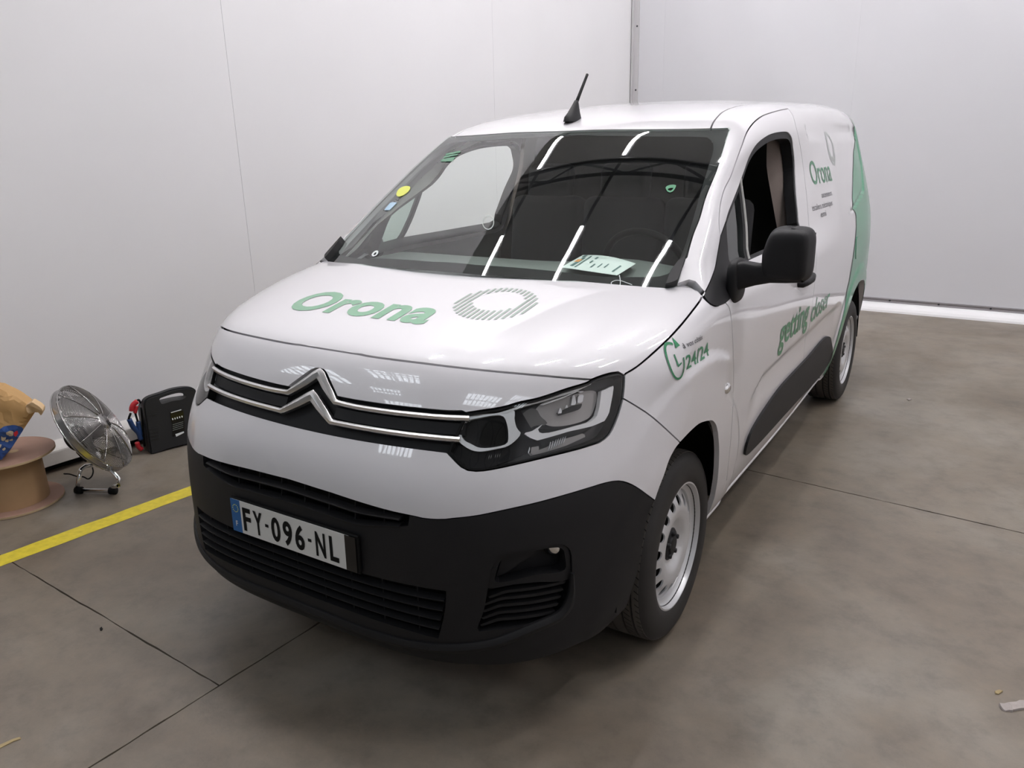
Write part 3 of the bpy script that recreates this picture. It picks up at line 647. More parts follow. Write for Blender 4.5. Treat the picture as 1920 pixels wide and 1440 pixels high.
    panel('rub_strip',[loop([np.concatenate([rs,rs[:1]])],DS,.015)],DS,F,K_,door,h=.03,gap=0,depth=.014,off=.010,mirror=mr)
    # handle
    hb,hn=surf_at(np.array([sq(1.315,1.022)]),DS,F,.022);c=hb[0]*([-1,1,1] if mr else [1,1,1]);s_=-1 if mr else 1
    P=[Vector((c[0]-.030*s_,c[1]-.105,c[2]-.004)),Vector((c[0]-.006*s_,c[1]-.09,c[2]-.002)),Vector((c[0],c[1]-.04,c[2])),Vector((c[0],c[1]+.04,c[2])),Vector((c[0]-.006*s_,c[1]+.09,c[2]+.002)),Vector((c[0]-.030*s_,c[1]+.105,c[2]+.004))]
    MB().tube(P,[.014,.019,.021,.021,.019,.014],14).obj('door_handle',K_,door,smooth=True)
    # side repeater
    rp,rn=surf_at(DS['to'](frompx([(1363,728)],F)[0]),DS,F,0);rp=rp[0];rn=rn[0];
    if mr: rp=rp*[-1,1,1];rn=rn*[-1,1,1]
    b=MB();b.lathe([(0,.010),(.012,.009),(.019,.005),(.022,-.002)],(0,0,0),(0,0,1),24)
    Rr=Matrix(((0,0,rn[0]),(1,0,rn[1]),(0,1,rn[2])));b.V=[tuple(Vector(rp)+Rr@Vector((v[0]*1.25,v[1]*.9,v[2]))) for v in b.V];b.obj('side_repeater',M['chrome'],fdr,smooth=True)
    # black corner piece at the foot of the windscreen
    cq=DR['to'](PX([(1247,539.5),(1256,515),(1270,496),(1284,486),(1277,508),(1269,532),(1258,537),(1247,539.5)],Fcab,smooth=False))
    panel('cowl_corner',[loop([cq],DR,.01)],DR,Fws,K_,VAN,h=.02,gap=0,depth=.03,off=.020,mirror=mr)
# ---- windscreen
wsb3=PX([(1247,541),(1200,538),(1150,534.5),(1075,528),(1000,521.5),(930,516.5),(870,511.5)],Fws);wsb3=wsb3[wsb3[:,0]>.03];wsb3=np.concatenate([wsb3,[[0,wsb3[-1,1]-.002,wsb3[-1,2]]]])
wsl=loop([DR['to'](wsb3[::-1]) ,np.array([DR['to'](wsb3[:1])[0],DR['to'](frompx([(1269,532)],Fws)[0])[0]]),DR['to'](corner),DR['to'](ws_edge),DR['to'](ws_crn),DR['to'](ws_top),DR['to'](ws_top2)],DR,.02,mirror=True)
wsb=wsl.copy()
WS=panel('windscreen',[inset(wsl if area(wsl)>0 else wsl[::-1],-.002)],DR,Fws,M['ws'],VAN,h=.04,gap=0,depth=0,off=-.002)
q5=[(1765,300),(1768,330),(1735,440),(1700,560),(1665,680),(1640,760),(1600,850),(1570,885),(1530,900),(1400,903),(1250,900),(1050,876),(850,858),(700,848)]
fi=DR['to'](PX(Z(5,q5),Fcab,n=4));k=fi[:,0]>.02;fi=fi[k];ft=DR['to'](PX(Z(5,[(1765,300),(1745,279),(1700,275),(1500,273),(1300,271)]),Fcab));ft=ft[ft[:,0]>.02]
fin=loop([np.array([[0,ft[-1,1]-.01],ft[-1]]),ft[::-1],fi,np.array([fi[-1],[0,fi[-1,1]]])],DR,.02,mirror=True)
panel('black_border',[wsl,fin],DR,Fws,M['frit'],WS,h=.04,gap=.002,depth=0,off=-.006)
def wsq(pts): return DR['to'](frompx(np.array(pts,float),Fcab)[0])
def sticker(nm,pts,m,smooth=False,off=.001,holes=()):
    f=lambda p:(lambda q:loop([np.concatenate([q,q[:1]])],DR,.01))(wsq(spline(p,4,closed=True) if smooth else p))
    return panel(nm,[f(pts)]+[f(h_) for h_ in holes],DR,Fws,m,WS,h=.02,gap=0,depth=0,off=off)
z9=lambda l:[(580+x/5.143,230+y/5.143) for x,y in l]
for l in ([(1320,300),(1460,272),(1455,290),(1310,318)],[(1300,325),(1440,300),(1425,315),(1290,345)],[(1275,355),(1410,330),(1380,375),(1265,378)]): sticker('green_sticker',z9(l),M['greenm'])
sticker('yellow_sticker',z9([(840,690),(865,640),(930,612),(972,620),(965,655),(900,705),(850,712)]),M['yellow'],True)
sticker('blue_sticker',z9([(722,845),(782,770),(850,770),(775,845)]),M['bluest'])
sticker('white_mark',z9([(600,1275),(640,1235),(668,1240),(655,1275),(615,1292)]),M['paper'],True,holes=[z9([(618,1275),(642,1250),(650,1255),(642,1272),(622,1280)])])
sticker('green_mark',Z(5,[(1555,508),(1570,498),(1602,498),(1598,512),(1585,528),(1568,530)]),M['greenm'],True,holes=[Z(5,[(1565,515),(1590,510),(1582,522),(1570,524)])])
ring=[(775+27*math.cos(a)-18,665+34*math.sin(a)) for a in np.linspace(0,6.28,13)[:-1]];ri=[(775+23*math.cos(a)-18,665+29*math.sin(a)) for a in np.linspace(0,6.28,13)[:-1]]
sticker('ring_mark',Z(5,ring),M['greyr'],True,holes=[Z(5,ri)])
zt=spline([(1161.5,518),(1163,530),(1161,540),(1156,541),(1148,536),(1146,532),(1152,528),(1162,527.5),(1173,531),(1185,535.5)],5);ztp=frompx(zt,Fcab)[0]
MB().tube([tuple(p+grad(Fcab,p[None])[0]*.004) for p in ztp],.0013,6).obj('cable_tie',M['paper'],WS,smooth=True)
# ---- roof
re_=surf_at(np.stack([ditch_end[:,0],ditch_end[:,1]],1),DS,Fcab)[0];dx=DR['to'](np.concatenate([dit,re_[1:]]))
rl=loop([DR['to'](ws_top2[::-1]),dx,np.array([dx[-1],[0,3.68]])],DR,.03,mirror=True)
roof=panel('roof_panel',[rl],DR,Fcab,P_,VAN,h=.06,gap=.003,depth=.02)
ab=surf_at(DR['to'](frompx([(1070,228)],Fcab)[0]),DR,Fcab)[0][0]
ant=MB();bt=frompx([(1100,141)],Fcab);
d=pxray([(1101,140)])[0];t=(1.02-CAM[1])/d[1]
tip=CAM+d*t
V=[];prof=[(-.062,.0,.024),(-.045,.006,.024),(-.01,.034,.018),(.02,.062,.012),(.045,.066,.010),(.055,.03,.018),(.06,.0,.024)]
b=MB()
for k in range(8):
    pass
# fin base as stacked lozenges
bp=[]
for z,l0,l1,wd in((-.012,-.07,.065,.028),(.006,-.064,.062,.024),(.02,-.04,.057,.018),(.04,-.012,.05,.013),(.056,.012,.044,.010),(.066,.022,.038,.007)):
    ring_=[]
    for a in np.linspace(0,2*math.pi,17)[:-1]:
        cx=(l0+l1)/2;ring_.append((ab[0]+wd*math.sin(a),ab[1]+.02+cx+(l1-l0)/2*math.cos(a),ab[2]+z+.012+.3*(cx)))
    bp+=ring_
b.add(bp,[(i*16+j,i*16+(j+1)%16,(i+1)*16+(j+1)%16,(i+1)*16+j) for i in range(5) for j in range(16)]+[tuple(80+j for j in range(16))])
antb=b.obj('antenna_base',K_,VAN,smooth=True)
s0=Vector((ab[0],ab[1]+.045,ab[2]+.07))
MB().tube([s0,s0.lerp(Vector(tip),.3),s0.lerp(Vector(tip),.9),Vector(tip)],[.0085,.007,.006,.0065],10).obj('antenna_mast',M['black'],antb,smooth=True)
# ---- rear closure
rq0=np.array([[0,.28],[.0,1.70]])
zz=np.linspace(1.72,.28,20);ed=[]
for z_ in zz:
    xs=float(side(np.array(3.715),np.array(z_)));ed.append(DB['to'](np.array([[-xs*.985,3.71,z_]]))[0])
ed=np.array(ed)
for mr in (False,True):
    panel('rear_door',[loop([np.array([[0,.50],[0,1.70]]),np.array([[0,1.70],[.60,1.70]]),np.array([[.60,1.70],[.66,1.5],[.69,1.1],[.69,.50]]),np.array([[.69,.50],[0,.50]])],DB,.03)],DB,F,P_,VAN,h=.06,gap=.003,depth=.02,mirror=mr)
panel('rear_bumper',[loop([np.array([[0,.27],[0,.50]]),np.array([[0,.50],[.69,.50]]),np.array([[.69,.50],[.69,.27]]),np.array([[.69,.27],[0,.27]])],DB,.03,mirror=True)],DB,F,K_,VAN,h=.06,gap=.002,depth=.02)
# ---- wheels
def wheel(y,mr,steer=0.):
    s=-1 if mr else 1
    W=bpy.data.objects.new('wheel',None);link(W,VAN);W.location=(.767*s,y,.322);W.rotation_euler=(0,0,(0 if not mr else math.pi)+steer)
    # local: outer face towards +X
    R=.322;pr=[(.214,.092),(.222,.100),(.245,.1045),(.275,.104),(.297,.098),(.310,.090),(.317,.080)]
    tread=[]
    for x0,x1 in((.080,.060),(.052,.026),(.018,-.018),(-.026,-.052),(-.060,-.080)):
        tread+= [(R-(.003 if abs(x0)>.07 else 0),x0),(R-(.003 if abs(x1)>.07 else 0),x1)]
        if x1>-.07: tread+=[(R-.008,x1-.0005),(R-.008,x1-.0075)]
    prof=pr+tread+[(a,-b) for a,b in pr[::-1]]+[(.205,-.08),(.205,.08)]
    t=MB();t.lathe(prof,(0,0,0),(1,0,0),96,closed=True);ty=t.obj('tyre',M['rubber'],W,auto=.6)
    ty.data.materials.append(M['tread']);ty.data.polygons.foreach_set('material_index',[1 if (math.hypot(q.center.y,q.center.z)>.3145 and abs(q.center.x)<.084) else 0 for q in ty.data.polygons])
    # shoulder blocks: sipes cut as thin dark wedges standing just proud
    b=MB()
    for k in range(80):
        a=2*math.pi*k/80
        for sx in(1,-1):
            for x0,x1,rr in((.058,.082,R-.001),(.028,.050,R)):
                pts=[]
                for x,dr in((x0,0),(x1,-.002 if x1>.07 else 0)):
                    for da in(-.0055,.0055):
                        aa=a+da+ (x-x0)*2.2;pts.append((x*sx,(rr+dr+.0006)*math.cos(aa),(rr+dr+.0006)*math.sin(aa)))
                b.add(pts,[(0,1,3,2)])
    o=b.obj('tread_sipes',M['black'],ty);o['kind']='stuff'
    # rim barrel
    MB().lathe([(.219,.083),(.222,.090),(.219,.096),(.213,.097),(.209,.091),(.206,.080),(.200,.072),(.190,.068),(.186,.055),(.185,.0),(.19,-.06),(.215,-.085),(.222,-.09)],(0,0,0),(1,0,0),80).obj('rim',M['steel'],W,auto=.7)
    # disc with oval holes
    def zprof(r): return np.interp(r,[0,.055,.062,.095,.125,.150,.172,.190],[.066,.066,.062,.084,.088,.082,.068,.058])
    L=[np.array([(.191*math.cos(a),.191*math.sin(a)) for a in np.linspace(0,2*math.pi,97)[:-1]])]
    for k in range(16):
        a=2*math.pi*(k+.5)/16
        L.append(np.array([(( .154+.0205*math.cos(q))*math.cos(a)-.0165*math.sin(q)*math.sin(a),(.154+.0205*math.cos(q))*math.sin(a)+.0165*math.sin(q)*math.cos(a)) for q in np.linspace(0,2*math.pi,17)[:-1]]))
    L.append(np.array([(.052*math.cos(a),.052*math.sin(a)) for a in np.linspace(0,2*math.pi,33)[:-1]]))
    B=np.concatenate(L);E_=[];k0=0
    for l in L: n=len(l);E_+=[(k0+j,k0+(j+1)%n) for j in range(n)];k0+=n
    G=np.array([(r*math.cos(a),r*math.sin(a)) for r in np.arange(.06,.19,.008) for a in np.linspace(0,2*math.pi,int(r*2*math.pi/.010))])
    k_=np.ones(len(G),bool)
    for l in L[1:]: k_&=~inpoly(G,l)&(dist2(G,l)>.003**2)
    Q=np.concatenate([B,G[k_]]);r_=delaunay_2d_cdt([Vector(q) for q in Q],E_,[],0,1e-7);v=np.array([tuple(x) for x in r_[0]]);T=np.array([f for f in r_[2] if len(f)==3]);c=v[T].mean(1);kk=inpoly(c,L[0])
    for l in L[1:]: kk&=~inpoly(c,l)
    T=T[kk];p=np.stack([zprof(np.hypot(v[:,0],v[:,1])),v[:,0],v[:,1]],1);e=np.cross(p[T[:,1]]-p[T[:,0]],p[T[:,2]]-p[T[:,0]])[:,0]<0;T[e]=T[e][:,::-1]
    print('DISC',len(T),kk.sum(),len(kk))
    V=list(p);Fc=[tuple(t) for t in T];k0=0
    V=list(map(tuple,V))
    for l in L[1:]:
        n=len(l);zz=zprof(np.hypot(l[:,0],l[:,1]));b0=len(V);V+=[(z,a,b) for z,(a,b) in zip(zz,l)]+[(z-.006,a,b) for z,(a,b) in zip(zz,l)]
        Fc+=[(b0+j,b0+n+j,b0+n+(j+1)%n,b0+(j+1)%n) for j in range(n)]
    o=mobj('wheel_disc',V,Fc,M['steel'],W);o.data.set_sharp_from_angle(angle=.7)
    # black hub cap and bolts
    hc=MB().lathe([(0,.080),(.018,.081),(.030,.078),(.034,.072),(.050,.071),(.056,.066),(.056,.050)],(0,0,0),(1,0,0),32).obj('hub_cap',M['plastic'],W,auto=.5)
    for k in range(5):
        a=2*math.pi*k/5+.3;MB().lathe([(0,.014),(.008,.012),(.009,0)],(.068,.041*math.cos(a),.041*math.sin(a)),(1,0,0),10).obj('wheel_bolt',M['plastic'],hc,smooth=True)
    MB().lathe([(.0,.0),(.184,.0),(.184,-.02),(0,-.02)],(.034,0,0),(1,0,0),40).obj('brake_disc',M['black'],W)
    MB().lathe([(.035,.0),(.035,-.30)],(0,0,0),(1,0,0),16).obj('axle',M['black'],W)
    # arch liner
    pts=[(.45*math.cos(a),.45*math.sin(a)) for a in np.linspace(-.02,math.pi+.02,30)]
    xo,xi=(.845 if y==0 else .85),.55;V=[(xo*s,y+a,.322+b) for a,b in pts]+[(xi*s,y+a,.322+b) for a,b in pts];n=len(pts)
    Fc=[(i,i+1,n+i+1,n+i) for i in range(n-1)];Fc.append(tuple(n+i for i in range(n)))
    mobj('wheel_arch_liner',V,Fc,M['black'],VAN)
for y in(0.,WB):
    for mr in(False,True): wheel(y,mr,(.02 if y==0 else 0))
# ---- underbody and engine bay
MB().box((0,1.5,.25),(.50,2.05,.02)).obj('underbody',M['black'],VAN)
MB().box((0,-.10,.55),(.50,.46,.30)).obj('engine',M['black'],VAN)
# ---- cabin
def surfx(y,z,Fn=F): return float(fromin(Fn,np.array([[0,y,z]]),np.array([[1.,0,0]]))[0][0])
b=MB()
db=[(-.03,1.155),(.10,1.155),(.30,1.157),(.50,1.158),(.60,1.148),(.66,1.06),(.64,.90),(.60,.60)]
xs=np.linspace(-.78,.78,27);V=[]
for x in xs:
    for i,(y,z) in enumerate(db):
        yy=y+.30*x*x*(1-i*.14 if i<6 else 0);zz=z-.02*x*x+(.03*math.exp(-((x-.38)/.2)**2) if 3<=i<=5 else 0);V.append((x,yy,zz))
k=len(db);dash=mobj('dashboard',V,[(i*k+j,(i+1)*k+j,(i+1)*k+j+1,i*k+j+1) for i in range(26) for j in range(k-1)],M['dash'],VAN)
MB().tube([Vector((.38,.80,1.10))+Vector((.185*math.cos(a),-.185*math.sin(a)*.38,.185*math.sin(a)*.93)) for a in np.linspace(0,2*math.pi,41)[:-1]],.015,10,closed=True).obj('steering_wheel',M['black'],dash,smooth=True)
MB().tube([(.38,.60,.98),(.38,.80,1.10)],[.05,.045],12).obj('steering_column',M['black'],dash,smooth=True)
MB().box((.38,.80,1.10),(.16,.012,.03),Matrix.Rotation(-.4,3,'X'),.01).obj('wheel_spoke',M['black'],dash)
V=[];bp_=[(z,surfx(1.76,z)-.03) for z in np.linspace(.35,1.74,18)];bp_=[(z,x) for z,x in bp_]
V=[(x,1.76,z) for z,x in bp_]+[(-x,1.76,z) for z,x in bp_[::-1]]
mobj('bulkhead',V+[(a,b_+.02,c) for a,b_,c in V],[tuple(range(len(V)))[::-1],tuple(range(len(V),2*len(V)))],M['bulk'],VAN,smooth=False)
# headliner
hl=loop([DR['to'](ws_top2[::-1])+[0,.02],np.array([[.50,.97],[.52,1.76]]),np.array([[.52,1.76],[0,1.76]])],DR,.05,mirror=True)
panel('headliner',[hl],DR,Fcab,M['bulk'],VAN,h=.08,gap=.0,depth=0,off=-.035)
for x in(-.45,-.02,.42):
    S=bpy.data.objects.new('front_seat',None);link(S,VAN);S.location=(x,1.42,.75)
    MB().box((0,0,.28),(.21,.07,.33),Matrix.Rotation(-.12,3,'X'),.05).obj('seat_back',M['seat'],S,auto=.6)
    MB().box((0,-.25,-.03),(.22,.25,.08),None,.04).obj('seat_cushion',M['seat'],S,auto=.6)
    MB().box((0,.05,.68),(.13,.045,.09),Matrix.Rotation(-.1,3,'X'),.035).obj('headrest',M['seat'],S,auto=.6)
# side wing of the driver seat and B-pillar lining seen through the open window
for s_ in(1,-1):
    V=[];
    for z in np.linspace(.9,1.72,16):
        xo=surfx(1.55,z)-.045
        for y,dx_ in((1.50,.06),(1.54,.012),(1.60,.0),(1.72,.0)):
            V.append((s_*(xo-dx_),y+.10*max(0,z-1.3),z))
    mobj('pillar_lining',V,[(i*4+j,i*4+j+1,(i+1)*4+j+1,(i+1)*4+j) for i in range(15) for j in range(3)],M['taupe'],VAN)
# paper on the dashboard
def on_plane(pts,z): 
    d=pxray(pts);t=(z-CAM[2])/d[:,2];return CAM+t[:,None]*d
pp=on_plane([(1052,503),(1093,480),(1192,497),(1157,518.5)],1.180)
PAP=thing('paper_sheet','white printed paper sheet lying on the dashboard behind the windscreen','paper',tuple(pp.mean(0)))
pc=pp.mean(0)
def paperquad(nm,uv,m,dz):
    V=[]
    for u,v in uv:
        p=(pp[0]*(1-u)+pp[3]*u)*(1-v)+(pp[1]*(1-u)+pp[2]*u)*v;V.append(tuple(p-pc+[0,0,dz+.012*math.sin(u*3)*v]))
    return V
g=[(i/8,j/4) for i in range(9) for j in range(5)]
V=paperquad('',g,None,.004);V2=[(a,b_,c-.0006) for a,b_,c in V];fc=[(i*5+j,(i+1)*5+j,(i+1)*5+j+1,i*5+j+1) for i in range(8) for j in range(4)]
mobj('sheet',V+V2,fc+[tuple(45+k for k in f[::-1]) for f in fc],M['paper'],PAP)
bq=MB();
for (u0,u1,v0,v1) in((.10,.16,.15,.75),(.2,.23,.1,.9),(.34,.37,.45,.6),(.34,.38,.7,.85),(.45,.48,.2,.42),(.56,.58,.25,.5),(.66,.68,.3,.55),(.85,.88,.15,.6),(.05,.12,.8,.95)):
    bq.add(paperquad('',[(u0,v0),(u1,v0),(u1,v1),(u0,v1)],None,.0056),[(0,1,2,3)])
bq.obj('printed_lines',M['ink'],PAP)
bq=MB();bq.add(paperquad('',[(.06,.42),(.15,.42),(.15,.62),(.06,.62)],None,.006),[(0,1,2,3)]);bq.obj('orange_mark',M['orange'],PAP)
# ---- door mirrors
def superell(c,h,R=None,e=.45,n=24,m=16,taper=None):
    R=R or Matrix.Identity(3);V=[];f=lambda w,q:math.copysign(abs(w)**q,w)
    for i in range(m+1):
        v=-math.pi/2+math.pi*i/m
        for j in range(n):
            u=2*math.pi*j/n;p=Vector((h[0]*f(math.cos(v),e)*f(math.cos(u),e),h[1]*f(math.cos(v),e)*f(math.sin(u),e),h[2]*f(math.sin(v),e)))
            if taper: p=taper(p)
            V.append(Vector(c)+R@p)
    return V,[(i*n+j,i*n+(j+1)%n,(i+1)*n+(j+1)%n,(i+1)*n+j) for i in range(m) for j in range(n)]
for mr in(False,True):
    s=-1 if mr else 1
    if mr:   # the far mirror is folded out of sight: only its foot shows
        V,Fc=superell((-.862,.50,1.175),(.022,.066,.05),None,.6,24,14);mobj('mirror_foot',V,Fc,K_,VAN);continue
    c=Vector((1.052*s,.385,1.258))
    def tp(p):
        p=Vector(p);q=(p.z/.09); p.x+= -s*.012*max(0,-0.0)+0
        if p.x*s<0: p.z*=1+.0; p.x-= -s*.022*max(0,q)   # inner edge leans outwards at the top
        if p.y<0: p.x*=.93;p.z*=.93
        return p
    V,Fc=superell(c,(.080,.062,.090),None,.42,32,20,tp)
    mo=bpy.data.objects.new('door_mirror',None);link(mo,VAN);mobj('mirror_housing',V,Fc,K_,mo)
    # arm
    A=[];
    secs=[((.895,.335,1.178),.030,.050),((.925,.345,1.188),.030,.047),((.965,.362,1.190),.032,.036),((1.01,.375,1.198),.038,.034),((1.06,.385,1.200),.046,.034),((1.11,.385,1.205),.044,.034)]
    V=[];Fc=[];n=16
    for (x,y,z),hy,hz in secs:
        for j in range(n):
            a=2*math.pi*j/n;f=lambda w:math.copysign(abs(w)**.5,w);V.append((x*s,y+hy*f(math.cos(a)),z+hz*f(math.sin(a))))
    for i in range(len(secs)-1):
        for j in range(n): Fc.append((i*n+j,i*n+(j+1)%n,(i+1)*n+(j+1)%n,(i+1)*n+j))
    mobj('mirror_arm',V,Fc,K_,mo)
    V,Fc=superell((.895*s,.36,1.165),(.022,.066,.075),None,.6,24,14);mobj('mirror_foot',V,Fc,K_,mo)
    MB().box(((1.062)*s,.449,1.262),(.060,.002,.062),None,.0).obj('mirror_glass',M['chrome'],mo)

# ---- lettering
def dec(nm,txt,x0,x1,y0,y1,m,D,Fn,par,bold=0,shear=0,cap=None,conv=None,off=.0015,fine=.06):
    v,f=text2d(txt,bold,shear,fine);w=fit(v,x0,x1,y0,y1,cap);w=conv(w) if conv else w
    return decal(nm,w,f,D,Fn,m,par,off)
def hoodxy(w): # (x, y) on the bonnet -> chart
    z=surf_z(w);return DH['to'](np.stack([w[:,0],w[:,1],z],1))
def surf_z(w):
    o=np.stack([w[:,0],w[:,1],np.full(len(w),.8)],1);return fromin(Flow,o,np.repeat([[0,0,1.]],len(w),0),1.0,60)[:,2]
dec('bonnet_lettering','Orona',-.396,.210,-.478,-.314,M['greenlit'],DH,Flow,hood,bold=.030,cap=.74,conv=hoodxy,fine=.10,off=.0012)
def ringlogo(cx,cy,R,n,conv,D,Fn,par,m,nm,off=.002,w=.42):
    b=MB();r=R*.62;dx=2*R/n
    for i in range(n):
        x=-R+dx*(i+.5)
        yo=math.sqrt(max(0,R*R-x*x));yi=math.sqrt(max(0,r*r-x*x)) if abs(x)<r else 0
        cyi=.14*R
        segs=[(-yo,yo)] if yi==0 else [(-yo,-yi+cyi),(yi+cyi,yo)]
        for a,b2 in segs:
            if b2-a<R*.05: continue
            k=max(1,int((b2-a)/.03));
            for q in range(k):
                y0=a+(b2-a)*q/k;y1=a+(b2-a)*(q+1)/k;h=dx*w/2
                b.add([(cx+x-h,cy+y0,0),(cx+x+h,cy+y0,0),(cx+x+h,cy+y1,0),(cx+x-h,cy+y1,0)],[(0,1,2,3)])
    v=np.array(b.V)[:,:2];return decal(nm,conv(v),[list(f) for f in b.F],D,Fn,m,par,off)
ringlogo(.332,-.268,.132,15,hoodxy,DH,Flow,hood,M['greyv'],'bonnet_ring_logo',off=.0012,w=.50)
def yz(w): # (y,z) on the left side -> chart
    x=fromin(F,np.stack([np.zeros(len(w)),w[:,0],w[:,1]],1),np.repeat([[1.,0,0]],len(w),0),1.2,60)[:,0];return DS['to'](np.stack([x,w[:,0],w[:,1]],1))
DOORS=[o for o in VAN.children if o.name.startswith('front_door')];BS=[o for o in VAN.children if o.name.startswith('body_side')];FD=[o for o in VAN.children if o.name.startswith('front_fender')]
dec('slogan_lettering','getting',.938,1.475,.800,.800+.130,M['greenm'],DS,F,DOORS[0],bold=.021,shear=.12,conv=yz,cap=.78)
dec('slogan_lettering','closer',1.535,1.985,.786,.898,M['greenm'],DS,F,BS[0],bold=.012,shear=.12,conv=yz,cap=.76)
dec('side_lettering','Orona',1.828,2.222,1.402,1.520,M['greenm'],DS,F,BS[0],bold=.004,conv=yz,cap=.74)
ringlogo(2.350,1.562,.088,15,yz,DS,F,BS[0],M['greyr'],'side_ring_logo',w=.55)
for t_,a,b_,z in(('ascenseurs',1.943,2.150,1.332),('escaliers mécaniques',1.748,2.125,1.284),('emi',1.868,1.967,1.244)):
    dec('service_lettering',t_,a,b_,z,z+.030,M['greyt'],DS,F,BS[0],conv=yz,cap=.74)
dec('slogan_small','à vos côtés',-.138,-.002,1.041,1.057,M['greyt'],DS,F,FD[0],bold=.01,conv=yz,cap=.74)
dec('fender_number','24/24',-.140,.053,.979,1.022,M['greenm'],DS,F,FD[0],bold=.012,conv=yz,cap=.74)
# clock: open circle with arrow head and hands
cy_,cz_,cr=-.188,1.014,.0
def arcq(a0,a1,ry,rz,w,n=30):
    V=[];
    for i in range(n+1):
        a=a0+(a1-a0)*i/n
        for k_ in(-1,1): V.append((cy_+(ry+k_*w)*math.cos(a),cz_+(rz+k_*w)*math.sin(a)))
    return V,[[2*i,2*i+2,2*i+3,2*i+1] for i in range(n)]
V,Fc=arcq(math.radians(65),math.radians(365),.035,.050,.0032)
def addq(q): 
    k0=len(V);V.extend(q);Fc.append(list(range(k0,k0+len(q))))
addq([(-.172,1.048),(-.150,1.052),(-.158,1.076)]);addq([(-.192,1.034),(-.187,1.034),(-.184,1.004),(-.190,1.002)]);addq([(-.190,1.002),(-.168,1.0085),(-.168,1.004),(-.189,.997)])
decal('fender_clock',yz(np.array(V)),Fc,DS,F,M['greenm'],FD[0],.0022)
# green vinyl band
gl=DS['to'](PX(Z(6,[(1442,318),(1438,450),(1434,600),(1430,760),(1432,840),(1455,872)]),F,smooth=False));gl2=DS['to'](PX(Z(6,[(1455,872),(1458,940),(1455,1000),(1445,1100),(1430,1200),(1410,1320)])+Z(7,[(1000,250),(985,350),(960,450),(930,560),(900,640),(880,680),(864,712)]),F))
tq=[3.262,DS['to'](np.array([[.62,3.2,1.76]]))[0][1]]
GB=panel('green_band',[loop([np.array([tq,gl[0]]),gl,gl2,np.array([gl2[-1],raq[-1]+[-.012,.004]]),(raq[::-1])+[0,0.004],np.array([raq[0],[3.45,-.60],[3.64,-.40],[3.65,0],[3.65,.5],tq])],DS,.018)],DS,F,M['greenl'],BS[0],h=.018,gap=.003,depth=0,off=.0028)
# fuel flap
ff=np.array([[2.70,.05],[2.70,-.02],[2.715,-.07],[2.84,-.075],[2.86,-.06],[2.862,.03],[2.84,.055],[2.72,.06]])
panel('fuel_flap',[loop([np.concatenate([ff,ff[:1]])],DS,.012)],DS,F,M['greenl'],BS[0],h=.03,gap=0,depth=.006,off=.0055)
# ---- number plate
pl=np.array([0.010,-.890,.553]);NP=bpy.data.objects.new('number_plate',None);link(NP,VAN);NP.location=pl;NP.rotation_euler=(math.radians(-1),0,0)
MB().box((0,.004,0),(.264,.005,.058),None,.003).obj('plate_holder',M['black'],NP)
MB().box((-.010,-.003,0),(.243,.0012,.0535)).obj('plate_face',M['plate'],NP)
MB().box((-.236,-.0036,0),(.021,.001,.0535)).obj('blue_strip',M['pblue'],NP)
MB().box((.238,-.0036,0),(.020,.001,.0535)).obj('masked_strip',M['gloss'],NP)
def flat(nm,t_,x0,x1,z0,z1,y,m,bold=0,cap=.73):
    v,f=text2d(t_,bold);w=fit(v,x0,x1,z0,z1,cap);return mobj(nm,[(a,y,c) for a,c in w],f,m,NP,smooth=False)
ch=[('F',-.205,-.170),('Y',-.158,-.118),('-',-.107,-.092),('0',-.080,-.042),('9',-.030,.008),('6',.020,.058),('-',.072,.087),('N',.103,.142),('L',.158,.192)]
for c_,a,b_ in ch:
    if c_=='-': MB().box(((a+b_)/2,-.0050,0),(.0065,.0006,.0045)).obj('plate_character',M['black'],NP)
    else: flat('plate_character',c_,a,b_,-.038,.038,-.0052,M['black'],bold=.03)
flat('country_letter','F',-.241,-.232,-.034,-.016,-.0050,M['plate'],.02)
st=MB()
for k in range(12):
    a=2*math.pi*k/12;st.box((-.236+.012*math.cos(a),-.0050,.025+.012*math.sin(a)),(.0013,.0004,.0013))
st.obj('star_ring',M['yellow'],NP)
